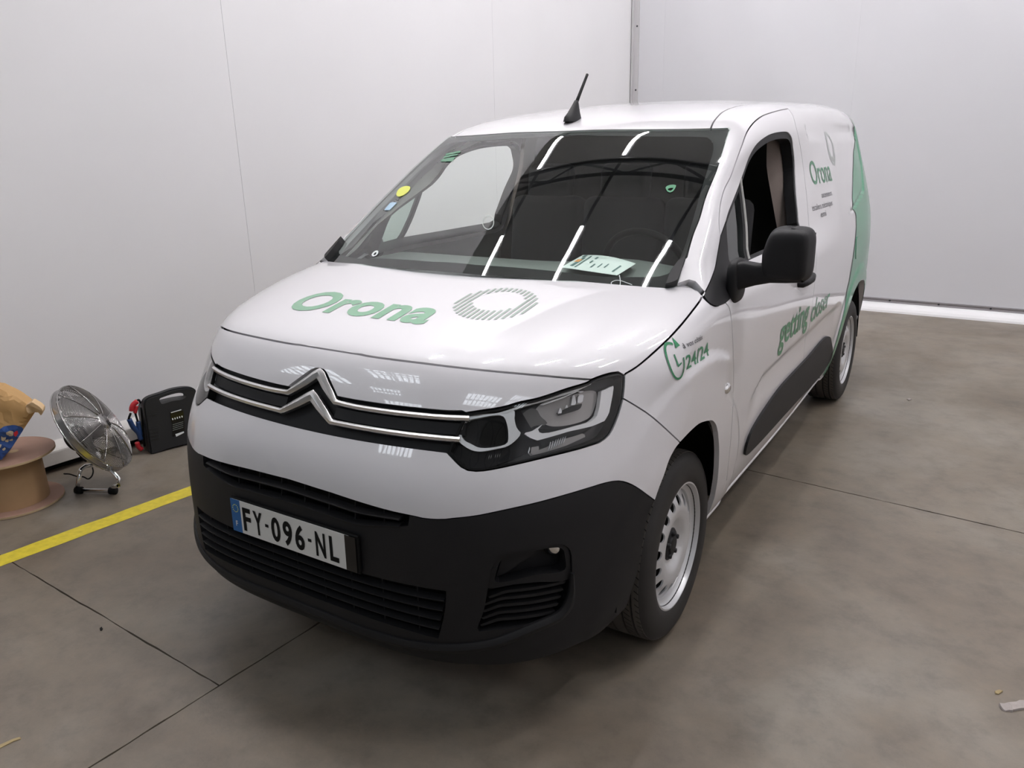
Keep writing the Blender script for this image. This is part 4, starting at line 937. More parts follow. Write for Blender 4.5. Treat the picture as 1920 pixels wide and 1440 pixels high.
# ================================================================ THE HALL
def wallmat(name,col,rough=.5):
    m=mat(name,col,rough,var=.035,vscale=1.3); return m
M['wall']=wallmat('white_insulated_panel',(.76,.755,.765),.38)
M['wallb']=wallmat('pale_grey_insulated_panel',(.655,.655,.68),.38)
M['wallj']=mat('panel_joint_grey',(.45,.45,.46),.5)
M['outer']=wallmat('hall_far_wall',(.42,.42,.42),.7)
M['ceil']=mat('hall_ceiling',(.50,.50,.49),.8)
M['truss']=mat('truss_paint',(.04,.045,.05),.6)
M['curb']=mat('curb_paint',(.62,.60,.57),.5,var=.1,vscale=9)
M['alu']=mat('aluminium_rail',(.42,.40,.42),.35,metal=.6)
M['alud']=mat('aluminium_corner',(.60,.59,.60),.4,metal=.3)
def concrete():
    m=bpy.data.materials.new('polished_concrete');m.use_nodes=True;nt=m.node_tree;N=nt.nodes.new;L=nt.links.new;b=nt.nodes['Principled BSDF']
    g=N('ShaderNodeNewGeometry')
    def noise(s,d,r=.55,dist=0):
        n=N('ShaderNodeTexNoise');n.inputs['Scale'].default_value=s;n.inputs['Detail'].default_value=d;n.inputs['Roughness'].default_value=r;n.inputs['Distortion'].default_value=dist;L(g.outputs['Position'],n.inputs['Vector']);return n
    def ramp(n,st):
        r=N('ShaderNodeValToRGB');e=r.color_ramp.elements
        e[0].position,e[0].color=st[0][0],(*st[0][1],1);e[1].position,e[1].color=st[-1][0],(*st[-1][1],1)
        for p_,c_ in st[1:-1]: x_=e.new(p_);x_.color=(*c_,1)
        L(n.outputs['Fac'],r.inputs['Fac']);return r
    a=ramp(noise(1.1,7,.6,.8),[(.3,(.135,.108,.080)),(.5,(.182,.152,.118)),(.72,(.235,.208,.175))])
    c=ramp(noise(7,8,.7),[(.3,(.74,.74,.74)),(.5,(1,1,1)),(.75,(1.18,1.15,1.12))])
    f=ramp(noise(160,4,.7),[(.25,(.55,.5,.45)),(.38,(1,1,1)),(1,(1.05,1.05,1.05))])
    m1=N('ShaderNodeMix');m1.data_type='RGBA';m1.blend_type='MULTIPLY';m1.inputs[0].default_value=1;L(a.outputs[0],m1.inputs[6]);L(c.outputs[0],m1.inputs[7])
    m2=N('ShaderNodeMix');m2.data_type='RGBA';m2.blend_type='MULTIPLY';m2.inputs[0].default_value=.7;L(m1.outputs[2],m2.inputs[6]);L(f.outputs[0],m2.inputs[7]);L(m2.outputs[2],b.inputs['Base Color'])
    r=N('ShaderNodeMapRange');L(noise(3,6,.6).outputs['Fac'],r.inputs[0]);r.inputs[3].default_value=.30;r.inputs[4].default_value=.52;L(r.outputs[0],b.inputs['Roughness'])
    bp=N('ShaderNodeBump');bp.inputs['Strength'].default_value=.12;bp.inputs['Distance'].default_value=.004;L(noise(90,5).outputs['Fac'],bp.inputs['Height']);L(bp.outputs[0],b.inputs['Normal']);b.inputs['Specular IOR Level'].default_value=.5
    return m
M['conc']=concrete()
M['joint']=mat('joint_dirt',(.02,.017,.014),.9)
M['yline']=mat('yellow_floor_paint',(.62,.50,.035),.5,var=.35,vscale=30)
lw=lambda y:-2.525+.08*y
bw=lambda x:6.0-.03*x
def struct(o): o['kind']='structure';return o
floor=struct(bpy.data.objects.new('floor',None));link(floor)
MB().box((-1,0,-.06),(17,18,.05)).obj('floor_base',M['joint'],floor)
ju=(.9978,-.0668);jv=(.05,.9987)
def slab(pts):
    Q=[]
    for (a,b_) in zip(pts,pts[1:]+pts[:1]):
        n=max(2,int(math.hypot(b_[0]-a[0],b_[1]-a[1])/.05));
        for k in range(n):
            t=k/n;j=0 if k==0 else 1
            Q.append((a[0]+(b_[0]-a[0])*t+j*rng.normal(0,.0012),a[1]+(b_[1]-a[1])*t+j*rng.normal(0,.0012)))
    n=len(Q);V=[(x,y,0) for x,y in Q]+[(x,y,-.02) for x,y in Q]
    return mobj('floor_slab',V,[tuple(range(n))]+[(i,i+n,(i+1)%n+n,(i+1)%n) for i in range(n)],M['conc'],floor,smooth=False)
g_=.0028
yA=lambda x:1.555-.0868*x   # joint behind the front wheel
yB=lambda x:-1.026-.049*x
xC=lambda y:-.265+.055*(y+1.01)
X0,X1,Y0,Y1=-14,8,-14,14
slab([(X0,yA(X0)+g_),(X1,yA(X1)+g_),(X1,Y1),(X0,Y1)])
xb=xC(-1.01)
slab([(X0,yB(X0)+g_),(xC(-1.01)-g_,yB(xb)+g_),(xC(yA(-.1))-g_,yA(-.1)-g_),(X0,yA(X0)-g_)])
slab([(X0,Y0),(xC(Y0)-g_,Y0),(xC(-1.01)-g_,yB(xb)-g_),(X0,yB(X0)-g_)])
slab([(xC(Y0)+g_,Y0),(X1,Y0),(X1,yA(X1)-g_),(xC(yA(-.1))+g_,yA(-.1)-g_),(xC(-1.01)+g_,yB(xb))])
# painted line
V=[];n=90
for i in range(n+1):
    y=-3+9.*i/n;xc=-1.628+.112*y;V+=[(xc-.054+rng.normal(0,.0015),y,.0012),(xc+.054+rng.normal(0,.0015),y,.0012)]
mobj('painted_line',V,[(2*i,2*i+1,2*i+3,2*i+2) for i in range(n)],M['yline'],floor,smooth=False)
# left partition wall, panel by panel
def xon(px): # y on the left wall plane
    d=pxray([px])[0]; # x=-2.525+.08y
    t=(-2.525+.08*CAM[1]-CAM[0])/(d[0]-.08*d[1]);return CAM+t*d
s1=xon((445,270))[1];s2=xon((925,110))[1]
H=5.0;yc_=(6.0+.03*2.525)/(1+.03*.08);xc_=lw(yc_)
WL=struct(bpy.data.objects.new('wall_left',None));link(WL)
edges=[-2.3,s1,s2,yc_]
print('seams',s1,s2,edges)
for a,b_ in zip(edges[:-1],edges[1:]):
    V=[];g=.0009
    for z in (.12,H):
        V+=[(lw(a+g),a+g,z),(lw(b_-g),b_-g,z),(lw(b_-g)-.08,b_-g,z),(lw(a+g)-.08,a+g,z)]
    mobj('wall_panel',V,[(0,1,5,4),(1,2,6,5),(2,3,7,6),(3,0,4,7),(4,5,6,7),(0,3,2,1)],M['wall'],WL,smooth=False)
V=[(lw(-2.3)-.006,-2.3,0),(lw(yc_)-.006,yc_,0),(lw(yc_)-.006,yc_,H),(lw(-2.3)-.006,-2.3,H)];mobj('joint_backing',V,[(0,1,2,3)],M['wallj'],WL,smooth=False)
# kerb along the left wall, raised off the floor with a dark gap below
cs=[(.0,.155),(.012,.150),(.062,.128),(.070,.120),(.072,.112),(.072,.048),(.066,.044),(.0,.044)]
V=[];ys=[-2.3,yc_]
for y in ys: V+=[(lw(y)+a,y,z) for a,z in cs]
k=len(cs);tr=struct(mobj('trim_1',V,[(j,j+k,(j+1)%k+k,(j+1)%k) for j in range(k)]+[tuple(range(k)),tuple(range(k,2*k))[::-1]],M['curb'],None,smooth=False))
V=[(lw(-2.3)+.004,-2.3,0),(lw(yc_)+.004,yc_,0),(lw(yc_)+.004,yc_,.13),(lw(-2.3)+.004,-2.3,.13)];mobj('dark_gap',V,[(0,1,2,3)],M['black'],tr,smooth=False)
# back wall
WB_=struct(bpy.data.objects.new('wall_back',None));link(WB_)
xe=[xc_,xc_+.35];x=xc_+.35
while x<6: x+=1.9;xe.append(x)
for a,b_ in zip(xe[:-1],xe[1:]):
    V=[];g=.0003
    for z in (.10,H): V+=[(a+g,bw(a+g),z),(b_-g,bw(b_-g),z),(b_-g,bw(b_-g)+.08,z),(a+g,bw(a+g)+.08,z)]
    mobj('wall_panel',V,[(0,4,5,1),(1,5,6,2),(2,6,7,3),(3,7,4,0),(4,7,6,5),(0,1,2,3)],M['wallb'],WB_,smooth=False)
V=[];
cs=[(.0,.122),(-.010,.120),(-.012,.084),(-.006,.080),(-.020,.074),(-.050,.055),(-.085,.025),(-.10,.0),(.0,.0)]
def strip(nm,cs,m,par=None,x0=None,x1=7.9,nrm=False):
    x0=xc_ if x0 is None else x0;V=[]
    for x in(x0,x1): V+=[(x,bw(x)+a,z) for a,z in cs]
    k=len(cs);return mobj(nm,V,[(j,(j+1)%k,(j+1)%k+k,j+k) for j in range(k)],m,par,smooth=False)
kb=struct(strip('trim_2',[(.0,.080),(-.012,.080),(-.030,.076),(-.055,.062),(-.078,.040),(-.092,.018),(-.098,.0),(0,.0)],M['wall']))
kr=struct(strip('trim_3',[(.0,.122),(-.014,.122),(-.016,.112),(-.008,.108),(-.008,.094),(-.016,.090),(-.014,.081),(0,.081)],M['alu']))
for x in (.73,1.15,1.57,2.0,2.4): MB().lathe([(0,-.006),(.007,-.004),(.009,.0)],(x,bw(x)-.008,.101),(0,1,0),10).obj('rail_bolt',M['truss'],kr)
cp=struct(MB().box((xc_+.035,bw(xc_)-.012,H/2),(.030,.010,H/2)).obj('trim_4',M['alud']))
MB().box((xc_+.012,bw(xc_)-.04,H/2),(.006,.030,H/2)).obj('corner_flange',M['alud'],cp)
for z in(2.15,2.78,3.2): MB().lathe([(0,-.006),(.008,-.004),(.010,.0)],(xc_+.045,bw(xc_)-.022,z),(0,1,0),10).obj('corner_bolt',M['truss'],cp)
# outer shell of the hall
HC=7.5
def plane(nm,V,m,kind=True):
    o=mobj(nm,V,[(0,1,2,3)],m,None,smooth=False);
    if kind: o['kind']='structure'
    return o
plane('wall_far_left',[(X0,Y0,0),(X0,Y1,0),(X0,Y1,HC),(X0,Y0,HC)],M['outer'])
plane('wall_far_right',[(X1,Y0,0),(X1,Y1,0),(X1,Y1,HC),(X1,Y0,HC)],M['wall'])
plane('wall_front',[(X0,Y0,0),(X1,Y0,0),(X1,Y0,HC),(X0,Y0,HC)],M['outer'])
plane('wall_far_back',[(X0,Y1,0),(X1,Y1,0),(X1,Y1,HC),(X0,Y1,HC)],M['outer'])
CE=plane('ceiling',[(X0,Y0,HC),(X1,Y0,HC),(X1,Y1,HC),(X0,Y1,HC)],M['ceil'])
# roof trusses
for y in (-9.5,-4.2,2.9,6.6,11):
    b=MB();n=24;top=[(X0+(X1-X0)*i/n,y,HC-.12) for i in range(n+1)];bot=[(X0+(X1-X0)*i/n,y,HC-.95+.55*(2*abs(i/n-.5))**2) for i in range(n+1)]
    b.tube(top,.05,6);b.tube(bot,.06,6)
    for i in range(n): b.tube([bot[i],top[i+1]] if i%2 else [top[i],bot[i+1]],.03,5)
    b.obj('truss',M['truss'],CE)
# rooflights behind the camera
rlm=mat('rooflight_glazing',(.86,.93,1.0),.5,emit=SKY)
for cx,cy,hx,hy in((-4.6,-5.2,1.5,.75),(-5.9,-7.9,1.1,.35),(-4.8,-9.8,1.7,.7),(2.2,-7.6,1.6,.8),(5.8,-7,1.2,.8),(-9.5,-6.8,1.6,.8),(-9.0,3.4,.9,2.2)):
    W_=mobj('rooflight',[(cx-hx,cy-hy,HC-.02),(cx+hx,cy-hy,HC-.02),(cx+hx,cy+hy,HC-.02),(cx-hx,cy+hy,HC-.02)],[(0,3,2,1)],rlm,CE,smooth=False)
    b=MB()
    for k in range(9):
        b.box((cx-hx+2*hx*k/8,cy,HC-.05),(.035,hy,.03))
    b.box((cx,cy,HC-.05),(hx,.04,.035));b.obj('glazing_bar',M['truss'],CE)
# strip lamps in rows with their dark conduit
lm=mat('lamp_tube',(1.,.972,.995),.5,emit=LAMP)
hm=mat('lamp_housing',(.55,.55,.55),.5)
lamp0=None;nl=0
rows=(-5.1,-3.25,-1.38,.50,2.38,4.25);ysL=(.95,3.75)
for i,x in enumerate(rows):
    MB().box((x,3.75,HC-.62),(.03,10,.03),Matrix.Rotation(math.atan(.09),3,'Z')).obj('lamp_conduit',M['truss'],CE)
    for j,y in enumerate(ysL):
        ORD=('first','second','third','fourth','fifth','sixth');rz=math.atan(.09);x_=x-.09*(y-3.75);L_=thing('ceiling_lamp','fluorescent strip lamp in the %s row from the left, %s lamp from the back wall'%(ORD[i],ORD[1-j]),'ceiling lamp',(x_,y,HC-.66),(0,0,rz),group='strip lamps under the hall ceiling')
        if lamp0 is None:
            a=MB().box((0,0,0),(.07,.62,.02)).obj('housing',hm,L_);t=MB().tube([(0,-.60,-.045),(0,.60,-.045)],.036,10).obj('tube',lm,L_);lamp0=(a,t)
        else:
            for o in lamp0: c=o.copy();link(c,L_)
# ================================================================ THINGS BY THE WALL
M['osb']=mat('reel_fibreboard',(.40,.25,.13),.75,var=.12,vscale=12,bump=.2,bscale=60)
M['osbt']=mat('reel_flange_board',(.33,.20,.15),.7,var=.12,vscale=10)
M['edge']=mat('cut_board_edge',(.50,.37,.22),.85)
M['kraft']=mat('kraft_paper',(.50,.30,.12),.75,var=.15,vscale=9)
M['kraftin']=mat('kraft_paper_inside',(.66,.46,.26),.8)
M['blue']=mat('blue_print',(.03,.09,.32),.6,var=.2,vscale=20)
M['cream']=mat('cream_print',(.62,.52,.38),.7)
M['red']=mat('red_plastic',(.50,.02,.03),.4)
M['bluep']=mat('blue_plastic',(.015,.05,.16),.45)
M['pack']=mat('black_pack_plastic',(.016,.017,.019),.5,bump=.2,bscale=700)
M['wire']=mat('fan_wire_chrome',(.38,.37,.36),.22,metal=1)
M['fand']=mat('fan_blade_metal',(.30,.29,.28),.3,metal=.9)
# ---- cable drum
DC=(-2.300,-.625);DRM=thing('cable_drum','empty wooden cable drum standing on end beside the left wall, brown paper bag on top','cable drum',(DC[0],DC[1],0))
fl=lambda z0,z1:MB().lathe([(0,z0),(.214,z0),(.218,z0+.002),(.218,z1-.002),(.214,z1),(0,z1)],(0,0,0),(0,0,1),64)
for z in((0.0,.014),(.246,.260)):
    o=fl(*z).obj('flange',[M['osbt'],M['edge']],DRM);
    o.data.polygons.foreach_set('material_index',[1 if abs(p.normal.z)<.5 else 0 for p in o.data.polygons])
MB().lathe([(.155,.014),(.150,.25)],(0,0,0),(0,0,1),64).obj('barrel',M['osb'],DRM,smooth=True)
MB().box((.15*math.cos(-1.15),.15*math.sin(-1.15),.19),(.004,.004,.055),Matrix.Rotation(-1.15,3,'Z')).obj('slit',M['black'],DRM)
MB().lathe([(0,.2606),(.022,.2606),(.022,.258)],(.03,.03,0),(0,0,1),24).obj('arbor_plug',M['edge'],DRM)
# ---- paper bag: crumpled sheet box on the drum
def vplane(px,P0,nrm):
    d=pxray(px);P0=np.array(P0);nrm=np.array(nrm);t=((P0-CAM)@nrm)/(d@nrm);return CAM+t[:,None]*d
zb=.262;d=pxray([(4,864)])[0];B0=CAM+d*((zb-CAM[2])/d[2])
nb=np.array([.80,-.60,.0]);nb/=np.linalg.norm(nb)
zz=lambda l:[(x/5.33,710+y/5.33) for x,y in l]
bl=zz([(14,818),(110,705),(240,500),(362,318),(300,285),(250,240),(160,185),(60,140),(0,100),(-120,90),(-300,150),(-420,420),(-330,640),(-170,818)])
B0=B0+np.array([0,0,.012]);bp_=vplane(bl,B0,nb);bc=bp_.mean(0)
BAG=thing('paper_bag','crumpled brown kraft paper bag with blue print lying on the cable drum','paper bag',tuple(B0))
e1=np.cross([0,0,1.],nb);e1/=np.linalg.norm(e1);e2=np.cross(nb,e1)
def to2(p): r=np.asarray(p)-B0;return np.stack([r@e1,r@e2],1)
def bagmesh(nm,L,m,off,amp,h=.018,seed=0,thick=None,par=BAG):
    amp=amp*1.25
    L=L if area(L)>0 else L[::-1]
    lo,hi=L.min(0),L.max(0);G=np.array([(x,y) for x in np.arange(lo[0],hi[0],h) for y in np.arange(lo[1],hi[1],h)]);G=G[inpoly(G,L)&(dist2(G,L)>(.35*h)**2)]
    Q=np.concatenate([L,G]);n=len(L);r=delaunay_2d_cdt([Vector(q) for q in Q],[(i,(i+1)%n) for i in range(n)],[],0,1e-7);v=np.array([tuple(x) for x in r[0]]);T=np.array([f for f in r[2] if len(f)==3]);T=T[inpoly(v[T].mean(1),L)]
    from mathutils import noise as ns
    dsp=np.array([ns.noise(Vector((a*9,b*9,0)))*.9-1.5*abs(ns.noise(Vector((a*13+4,b*11,3))))-.8*abs(ns.noise(Vector((a*27,b*31,7)))) for a,b in v])*amp
    ed=np.sqrt(dist2(v,L));ed=np.sqrt(dist2(v,BAGL)) if BAGL is not None else ed;pf=np.clip(ed/.06,0,1);
    P=(v[:,:1]*e1+v[:,1:]*e2)+nb*(off+dsp+ .028*np.sqrt(pf))[:,None]
    V=list(map(tuple,P));Fc=[tuple(t) for t in T];n0=len(V)
    if thick:
        V+=[tuple(q-nb*(thick+2*(off+dd)) ) for q,dd in zip(P,.035*np.sqrt(pf))];Fc+=[tuple(n0+k for k in t[::-1]) for t in Fc[:len(T)]]
        be={}
        for t in T:
            for a,b in((t[0],t[1]),(t[1],t[2]),(t[2],t[0])): be[(a,b)]=1
        Fc+=[(b,a,a+n0,b+n0) for (a,b) in be if (b,a) not in be]
    o=mobj(nm,V,Fc,m,par);o.data.set_sharp_from_angle(angle=.30);return o
BAGL=None
b2=resample(np.concatenate([to2(bp_),to2(bp_)[:1]]),.015)[:-1]
bagmesh('bag_body',b2,M['kraft'],0.,.014,thick=.10)
BAGL=b2 if area(b2)>0 else b2[::-1]
bagmesh('torn_flap',resample(to2(vplane(zz([(262,262),(330,220),(400,262),(437,300),(430,340),(415,362),(385,330),(300,345),(275,320),(262,262)]),B0,nb)),.008)[:-1],M['kraftin'],.004,.010,h=.01,thick=.004,seed=4)
pr=to2(vplane(zz([(20,805),(110,700),(180,595),(238,505),(228,480),(150,442),(60,452),(0,490),(-60,560),(-80,700),(-40,800),(20,805)]),B0,nb));prl=resample(pr,.012)[:-1]
bagmesh('blue_print',prl,M['blue'],.006,.014)
for l in ([(80,510),(120,495),(150,510),(140,555),(100,560),(78,540)],[(25,560),(60,545),(72,580),(50,612),(22,600)],[(60,600),(95,590),(90,630),(58,640)],[(0,640),(30,635),(22,670),(-5,668)],[(100,600),(140,580),(135,610),(104,625)],[(30,690),(58,670),(70,690),(40,712)]):
    bagmesh('pale_print',resample(to2(vplane(zz(l+l[:1]),B0,nb)),.008)[:-1],M['cream'],.009,.014,h=.01)
bagmesh('red_print',resample(to2(vplane(zz([(150,520),(180,505),(188,540),(165,565),(150,550),(150,520)]),B0,nb)),.008)[:-1],M['red'],.010,.014,h=.01)
# ---- floor fan
FAN=thing('floor_fan','chrome wire-cage drum fan tilted on its tubular stand between cable drum and jump starter','fan',(-2.05,-.35,0))
F0=np.array([-2.05,-.35,0]);cc=-pxray([(176,806)])[0];rr=np.cross(-cc,[0,0,1.]);rr/=np.linalg.norm(rr);uu=np.cross(rr,-cc);rr,uu=rr*math.cos(.1)-uu*math.sin(.1),uu*math.cos(.1)+rr*math.sin(.1)
nf=.765*rr+.48*uu+.42*cc;nf/=np.linalg.norm(nf);dist=4.45
fc=CAM+pxray([(174,803)])[0]*4.42-F0
X_=np.cross(nf,[0,0,1.]);X_/=np.linalg.norm(X_);Y_=np.cross(nf,X_)
RF=Matrix(((X_[0],Y_[0],nf[0]),(X_[1],Y_[1],nf[1]),(X_[2],Y_[2],nf[2])))
fp=lambda p:Vector(fc)+RF@Vector(p)
RC=.240
def cage(nm,sg,parent):
    b=MB();zf=lambda r:sg*(.018+.050*(1-(r/RC)**2.2))
    for r in np.linspace(.045,RC,30):
        n=48;b.tube([fp((r*math.cos(2*math.pi*k/n),r*math.sin(2*math.pi*k/n),zf(r))) for k in range(n)],.0014 if r<RC-.001 else .004,5,closed=True)
    for k in range(10):
        a=2*math.pi*k/10;b.tube([fp((r*math.cos(a),r*math.sin(a),zf(r)+.003*sg)) for r in np.linspace(.04,RC,8)],.0024,5)
    b.lathe([(0,.003),(.044,.003),(.046,-.002)],fp((0,0,zf(.04))),RF@Vector((0,0,sg)),24)
    o=b.obj(nm,M['wire'],parent,smooth=True);return o
fcg=cage('front_cage',1,FAN);bcg=cage('rear_cage',-1,FAN)
b=MB();b.lathe([(RC,-.012),(RC,.012)],fp((0,0,0)),RF@Vector((0,0,1)),64);b.obj('cage_band',M['wire'],FAN,smooth=True)
for k in range(4):
    a0=2*math.pi*k/4+.3;V=[]
    for r in np.linspace(.05,.215,8):
        for t in np.linspace(-.5,.5,6):
            a=a0+t*(.55+.5*r/.235)+.25*r/.235;V.append(fp((r*math.cos(a),r*math.sin(a),-.045*t+.0)))
    mobj('fan_blade',V,[(i*6+j,i*6+j+1,(i+1)*6+j+1,(i+1)*6+j) for i in range(7) for j in range(5)],M['fand'],FAN)
MB().lathe([(0,.035),(.045,.03),(.055,.015),(.055,-.01)],fp((0,0,0)),RF@Vector((0,0,1)),24).obj('fan_hub',M['fand'],FAN,smooth=True)
MB().lathe([(.0,-.13),(.05,-.128),(.06,-.11),(.062,-.05),(.05,-.04)],fp((0,0,0)),RF@Vector((0,0,1)),24).obj('fan_motor',M['black'],FAN,smooth=True)
z1_=lambda l:[(90+x/6,700+y/6) for x,y in l]
def atd(pts,dd): return [Vector(CAM+pxray([p])[0]*q-F0) for p,q in zip(pts,dd)]
fpx=lambda px,z:(lambda d:Vector(CAM+d*((z-CAM[2])/d[2])-F0))(pxray([px])[0])
A_=fpx((146,919),.018);B_=fpx((214,920),.018)
lst=[A_+Vector((-.02,.03,.15))]
hnd=atd(z1_([(490,1030),(420,1045),(370,1085),(345,1200)]),(4.50,4.47,4.45,4.42))
rgt=atd(z1_([(540,930),(660,1040),(770,1150),(800,1200),(790,1260)]),(4.36,4.34,4.32,4.30,4.28))
MB().tube(hnd+[A_+Vector((0,0,.02)),A_+(B_-A_)*.08,B_-(B_-A_)*.08,B_+Vector((0,0,.02))]+rgt[::-1],.0105,10).obj('stand',M['chrome'],FAN,smooth=True)
MB().tube([A_-(B_-A_)*.06,A_+(B_-A_)*.12],.018,10).obj('rubber_foot',M['black'],FAN,smooth=True)
MB().tube([B_-(B_-A_)*.12,B_+(B_-A_)*.06],.018,10).obj('rubber_foot',M['black'],FAN,smooth=True)
kn=atd(z1_([(540,930)]),(4.33,))[0];MB().lathe([(0,.02),(.018,.018),(.022,0)],kn,Vector(cc),16).obj('pivot_knob',M['drl'],FAN,smooth=True)
hl_=atd(z1_([(130,300),(85,295),(68,320),(80,350),(135,352)]),(4.40,)*5);MB().tube([tuple(v) for v in spline([tuple(v) for v in hl_],5)],.0065,8).obj('carry_handle',M['black'],FAN,smooth=True)
ca=atd(z1_([(500,1060),(508,1110),(490,1160),(450,1188),(400,1165),(330,1160),(250,1135),(180,1130)]),(4.50,4.48,4.47,4.46,4.46,4.47,4.50,4.56));cs_=[tuple(v) for v in spline([tuple(v) for v in ca],5)];cs_=[(x,y,max(z,.006)) for x,y,z in cs_]
MB().tube(cs_,.0035,6).obj('power_cord',M['black'],FAN,smooth=True)
ct=atd(z1_([(380,840),(520,840),(530,890),(440,940),(400,890)]),(4.44,)*5)
MB().box(atd(z1_([(440,880)]),(4.44,))[0],(.045,.035,.025),RF,.008).obj('switch_box',M['black'],FAN)
# ---- jump starter pack
JS=thing('jump_starter','black portable jump starter pack with red and blue clamps standing against the kerb','jump starter',(-2.261,.088,0))
J0=np.array([-2.261,.088,0.]);ex=np.array([.27,.96,0]);ex/=np.linalg.norm(ex);en=np.array([ex[1],-ex[0],0])
def jp(px): d=pxray(px);t=((J0-CAM)@en)/(d@en);p=CAM+t[:,None]*d-J0;return np.stack([p@ex,p[:,2]],1)
zj=lambda l:[(235+x/9.6,715+y/9.6) for x,y in l]
ol=jp(zj([(480,1310),(440,1180),(395,880),(355,600),(330,420),(350,350),(420,290),(620,220),(900,130),(1160,105),(1270,145),(1330,400),(1400,800),(1420,1050),(1130,1130),(800,1210)]));ol[0,1]=max(ol[0,1],0.0);
mn=ol[:,1].min();ol[:,1]-=mn
hole=jp(zj([(615,310),(700,268),(960,200),(1060,220),(1095,265),(1030,315),(850,345),(660,398),(630,370)]));hole[:,1]-=mn
def plate(nm,L,holes,y0,y1,m,par,org=(0,0,0)):
    LL=[L if area(L)>0 else L[::-1]]+[h if area(h)<0 else h[::-1] for h in holes];B=np.concatenate(LL);E_=[];k=0
    for l in LL: n=len(l);E_+=[(k+j,k+(j+1)%n) for j in range(n)];k+=n
    r=delaunay_2d_cdt([Vector(q) for q in B],E_,[],0,1e-7);v=np.array([tuple(x) for x in r[0]]);T=np.array([f for f in r[2] if len(f)==3]);c=v[T].mean(1);kk=inpoly(c,LL[0])
    for l in LL[1:]: kk&=~inpoly(c,l)
    T=T[kk];P=lambda q,y:tuple(ex*q[0]+np.array([0,0,q[1]])+en*y)
    V=[P(q,y1) for q in v]+[P(q,y0) for q in v];n=len(v);Fc=[tuple(t) for t in T]+[tuple(n+i for i in t[::-1]) for t in T];be={}
    for t in T:
        for a,b in((t[0],t[1]),(t[1],t[2]),(t[2],t[0])): be[(a,b)]=1
    Fc+=[(a,b,b+n,a+n) for (a,b) in be if (b,a) not in be]
    o=mobj(nm,V,Fc,m,par,smooth=False);bm=bmesh.new();bm.from_mesh(o.data);bmesh.ops.recalc_face_normals(bm,faces=bm.faces);bm.to_mesh(o.data);bm.free();return o
olr=spline(ol,4,closed=True)
body=plate('pack_body',olr,[spline(hole,4,closed=True)],-.045,-.012,M['pack'],JS);plate('rear_shell',spline(np.concatenate([ol[:4],jp(zj([(380,470),(640,430),(1000,350),(1250,330)]))-[0,mn],ol[11:]]),4,closed=True),[],-.12,-.044,M['pack'],JS);plate('front_shell',inset(olr if area(olr)>0 else olr[::-1],.008),[spline(hole,4,closed=True)],-.014,0,M['pack'],JS)
def jpoly(l): q=jp(zj(l));q[:,1]-=mn;return q
for k in range(5): plate('side_rib',jpoly([(400+k*14,780+k*62 if k else 600),(560+k*10,755+k*62 if k else 570),(562+k*10,768+k*62 if k else 583),(402+k*14,796+k*62 if k else 614)]),[],-.002,.004,M['pack'],JS)
lab=plate('label',jpoly([(800,560),(1040,510),(1070,900),(850,985),(840,760)]),[],-.002,.003,M['gloss'],JS)
b=MB();
def jbar(l,m='paper'):
    plate('label_print',jpoly(l),[],.0028,.0036,M[m],lab)
jbar([(815,546),(1000,492),(1003,506),(818,560)]);jbar([(895,940),(1048,888),(1050,915),(912,985)])
for k in range(5): jbar([(835+k*42,655-k*11),(853+k*42,650-k*11),(860+k*42,680-k*11),(842+k*42,686-k*11)])
for k in range(4): jbar([(848,768+k*34),(1035,712+k*34),(1035,717+k*34),(848,774+k*34)],'greyr')
jt=lambda l,y:[ex*q[0]+np.array([0,0,q[1]])+en*y for q in jpoly(l)]
for nm,l,r_,m in(('red_clamp',[(270,385),(200,440),(170,500),(165,560)],.014,'red'),('red_clamp',[(255,470),(240,540),(225,600)],.010,'red'),('blue_clamp',[(120,710),(190,850),(290,960),(330,1080)],.014,'bluep'),('blue_clamp',[(280,750),(300,880),(320,1000)],.013,'bluep'),('red_clamp',[(260,1130),(290,1210),(350,1260)],.013,'red')):
    MB().tube([tuple(v) for v in spline(np.array(jt(l,-.05)),4)],r_,10).obj(nm,M[m],JS,smooth=True)
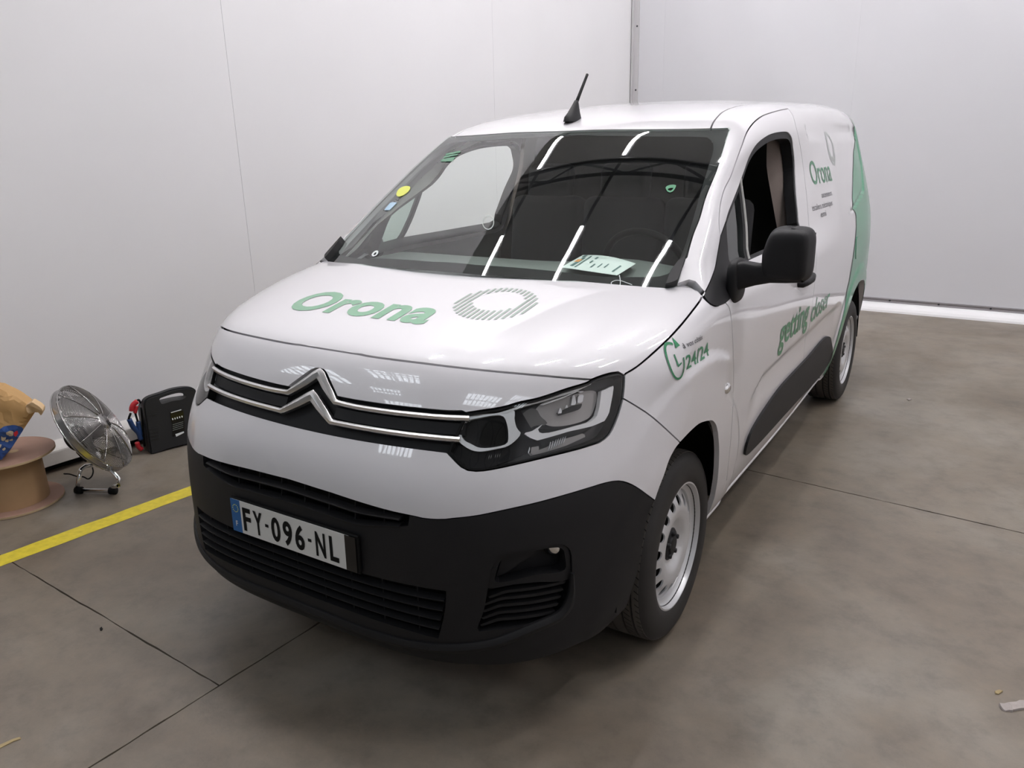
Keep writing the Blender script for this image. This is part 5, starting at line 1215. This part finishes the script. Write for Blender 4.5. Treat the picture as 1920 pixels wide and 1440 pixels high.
for l in ([(150,600),(125,660),(110,710)],[(230,600),(260,700),(280,760)],[(330,420),(290,360),(215,420)],[(340,500),(370,900),(400,1200)]):
    MB().tube([tuple(v) for v in spline(np.array(jt(l,-.05)),4)],.006,8).obj('clamp_cable',M['black'],JS,smooth=True)
# ---- debris on the floor
zs=lambda l:[(1860+x/24,1290+y/24) for x,y in l]
fz=lambda pts,z=0.:(lambda d:CAM+d*((z-CAM[2])/d[:,2])[:,None])(pxray(pts))
def scrap(nm,label,pts,h,m):
    p=fz(pts);c=p.mean(0);T_=thing(nm,label,'debris',(c[0],c[1],0));n=len(p)
    q=p-c;V=[(a,b_,.0008) for a,b_,_ in q]+[(a*.93,b_*.93,h*(.6+.8*rng.random())) for a,b_,_ in q]
    V.append((0,0,h));Fc=[(i,(i+1)%n,n+(i+1)%n,n+i) for i in range(n)]+[(n+i,n+(i+1)%n,2*n) for i in range(n)]+[tuple(range(n))[::-1]]
    mobj('fragment',V,Fc,m,T_,smooth=False);return T_
M['scrap']=mat('dusty_plaster',(.36,.32,.30),.9,bump=.4,bscale=120,var=.2,vscale=60)
M['chip']=mat('wood_chip',(.35,.27,.14),.9)
scrap('plaster_fragment','flat grey torn fragment on the floor at the lower right edge',zs([(290,740),(420,760),(560,720),(700,700),(1100,640),(1250,590),(1500,590),(1700,700),(1600,950),(1300,1000),(940,1060),(905,1110),(750,1070),(600,1080),(480,1040),(330,880)]),.006,M['scrap'])
scrap('wood_chip','tiny ochre chip on the floor above the torn grey fragment',zs([(120,180),(300,140),(480,180),(400,230),(280,310),(140,270)]),.005,M['chip'])
scrap('wood_sliver','thin pale sliver on the floor at the lower left edge',[(-30,1408),(0,1398),(25,1386),(39,1383),(40,1386),(26,1391),(0,1404),(-28,1414)],.003,M['chip'])
scrap('dark_pebble','small dark pebble on the floor left of the floor joints',[(187,1179),(191,1177),(193,1180),(191,1183),(188,1183)],.004,M['black'])
scrap('grey_chip','small grey chip on the floor right of the rear wheel',[(1700,749),(1705,747),(1709,750),(1704,752)],.005,M['scrap'])
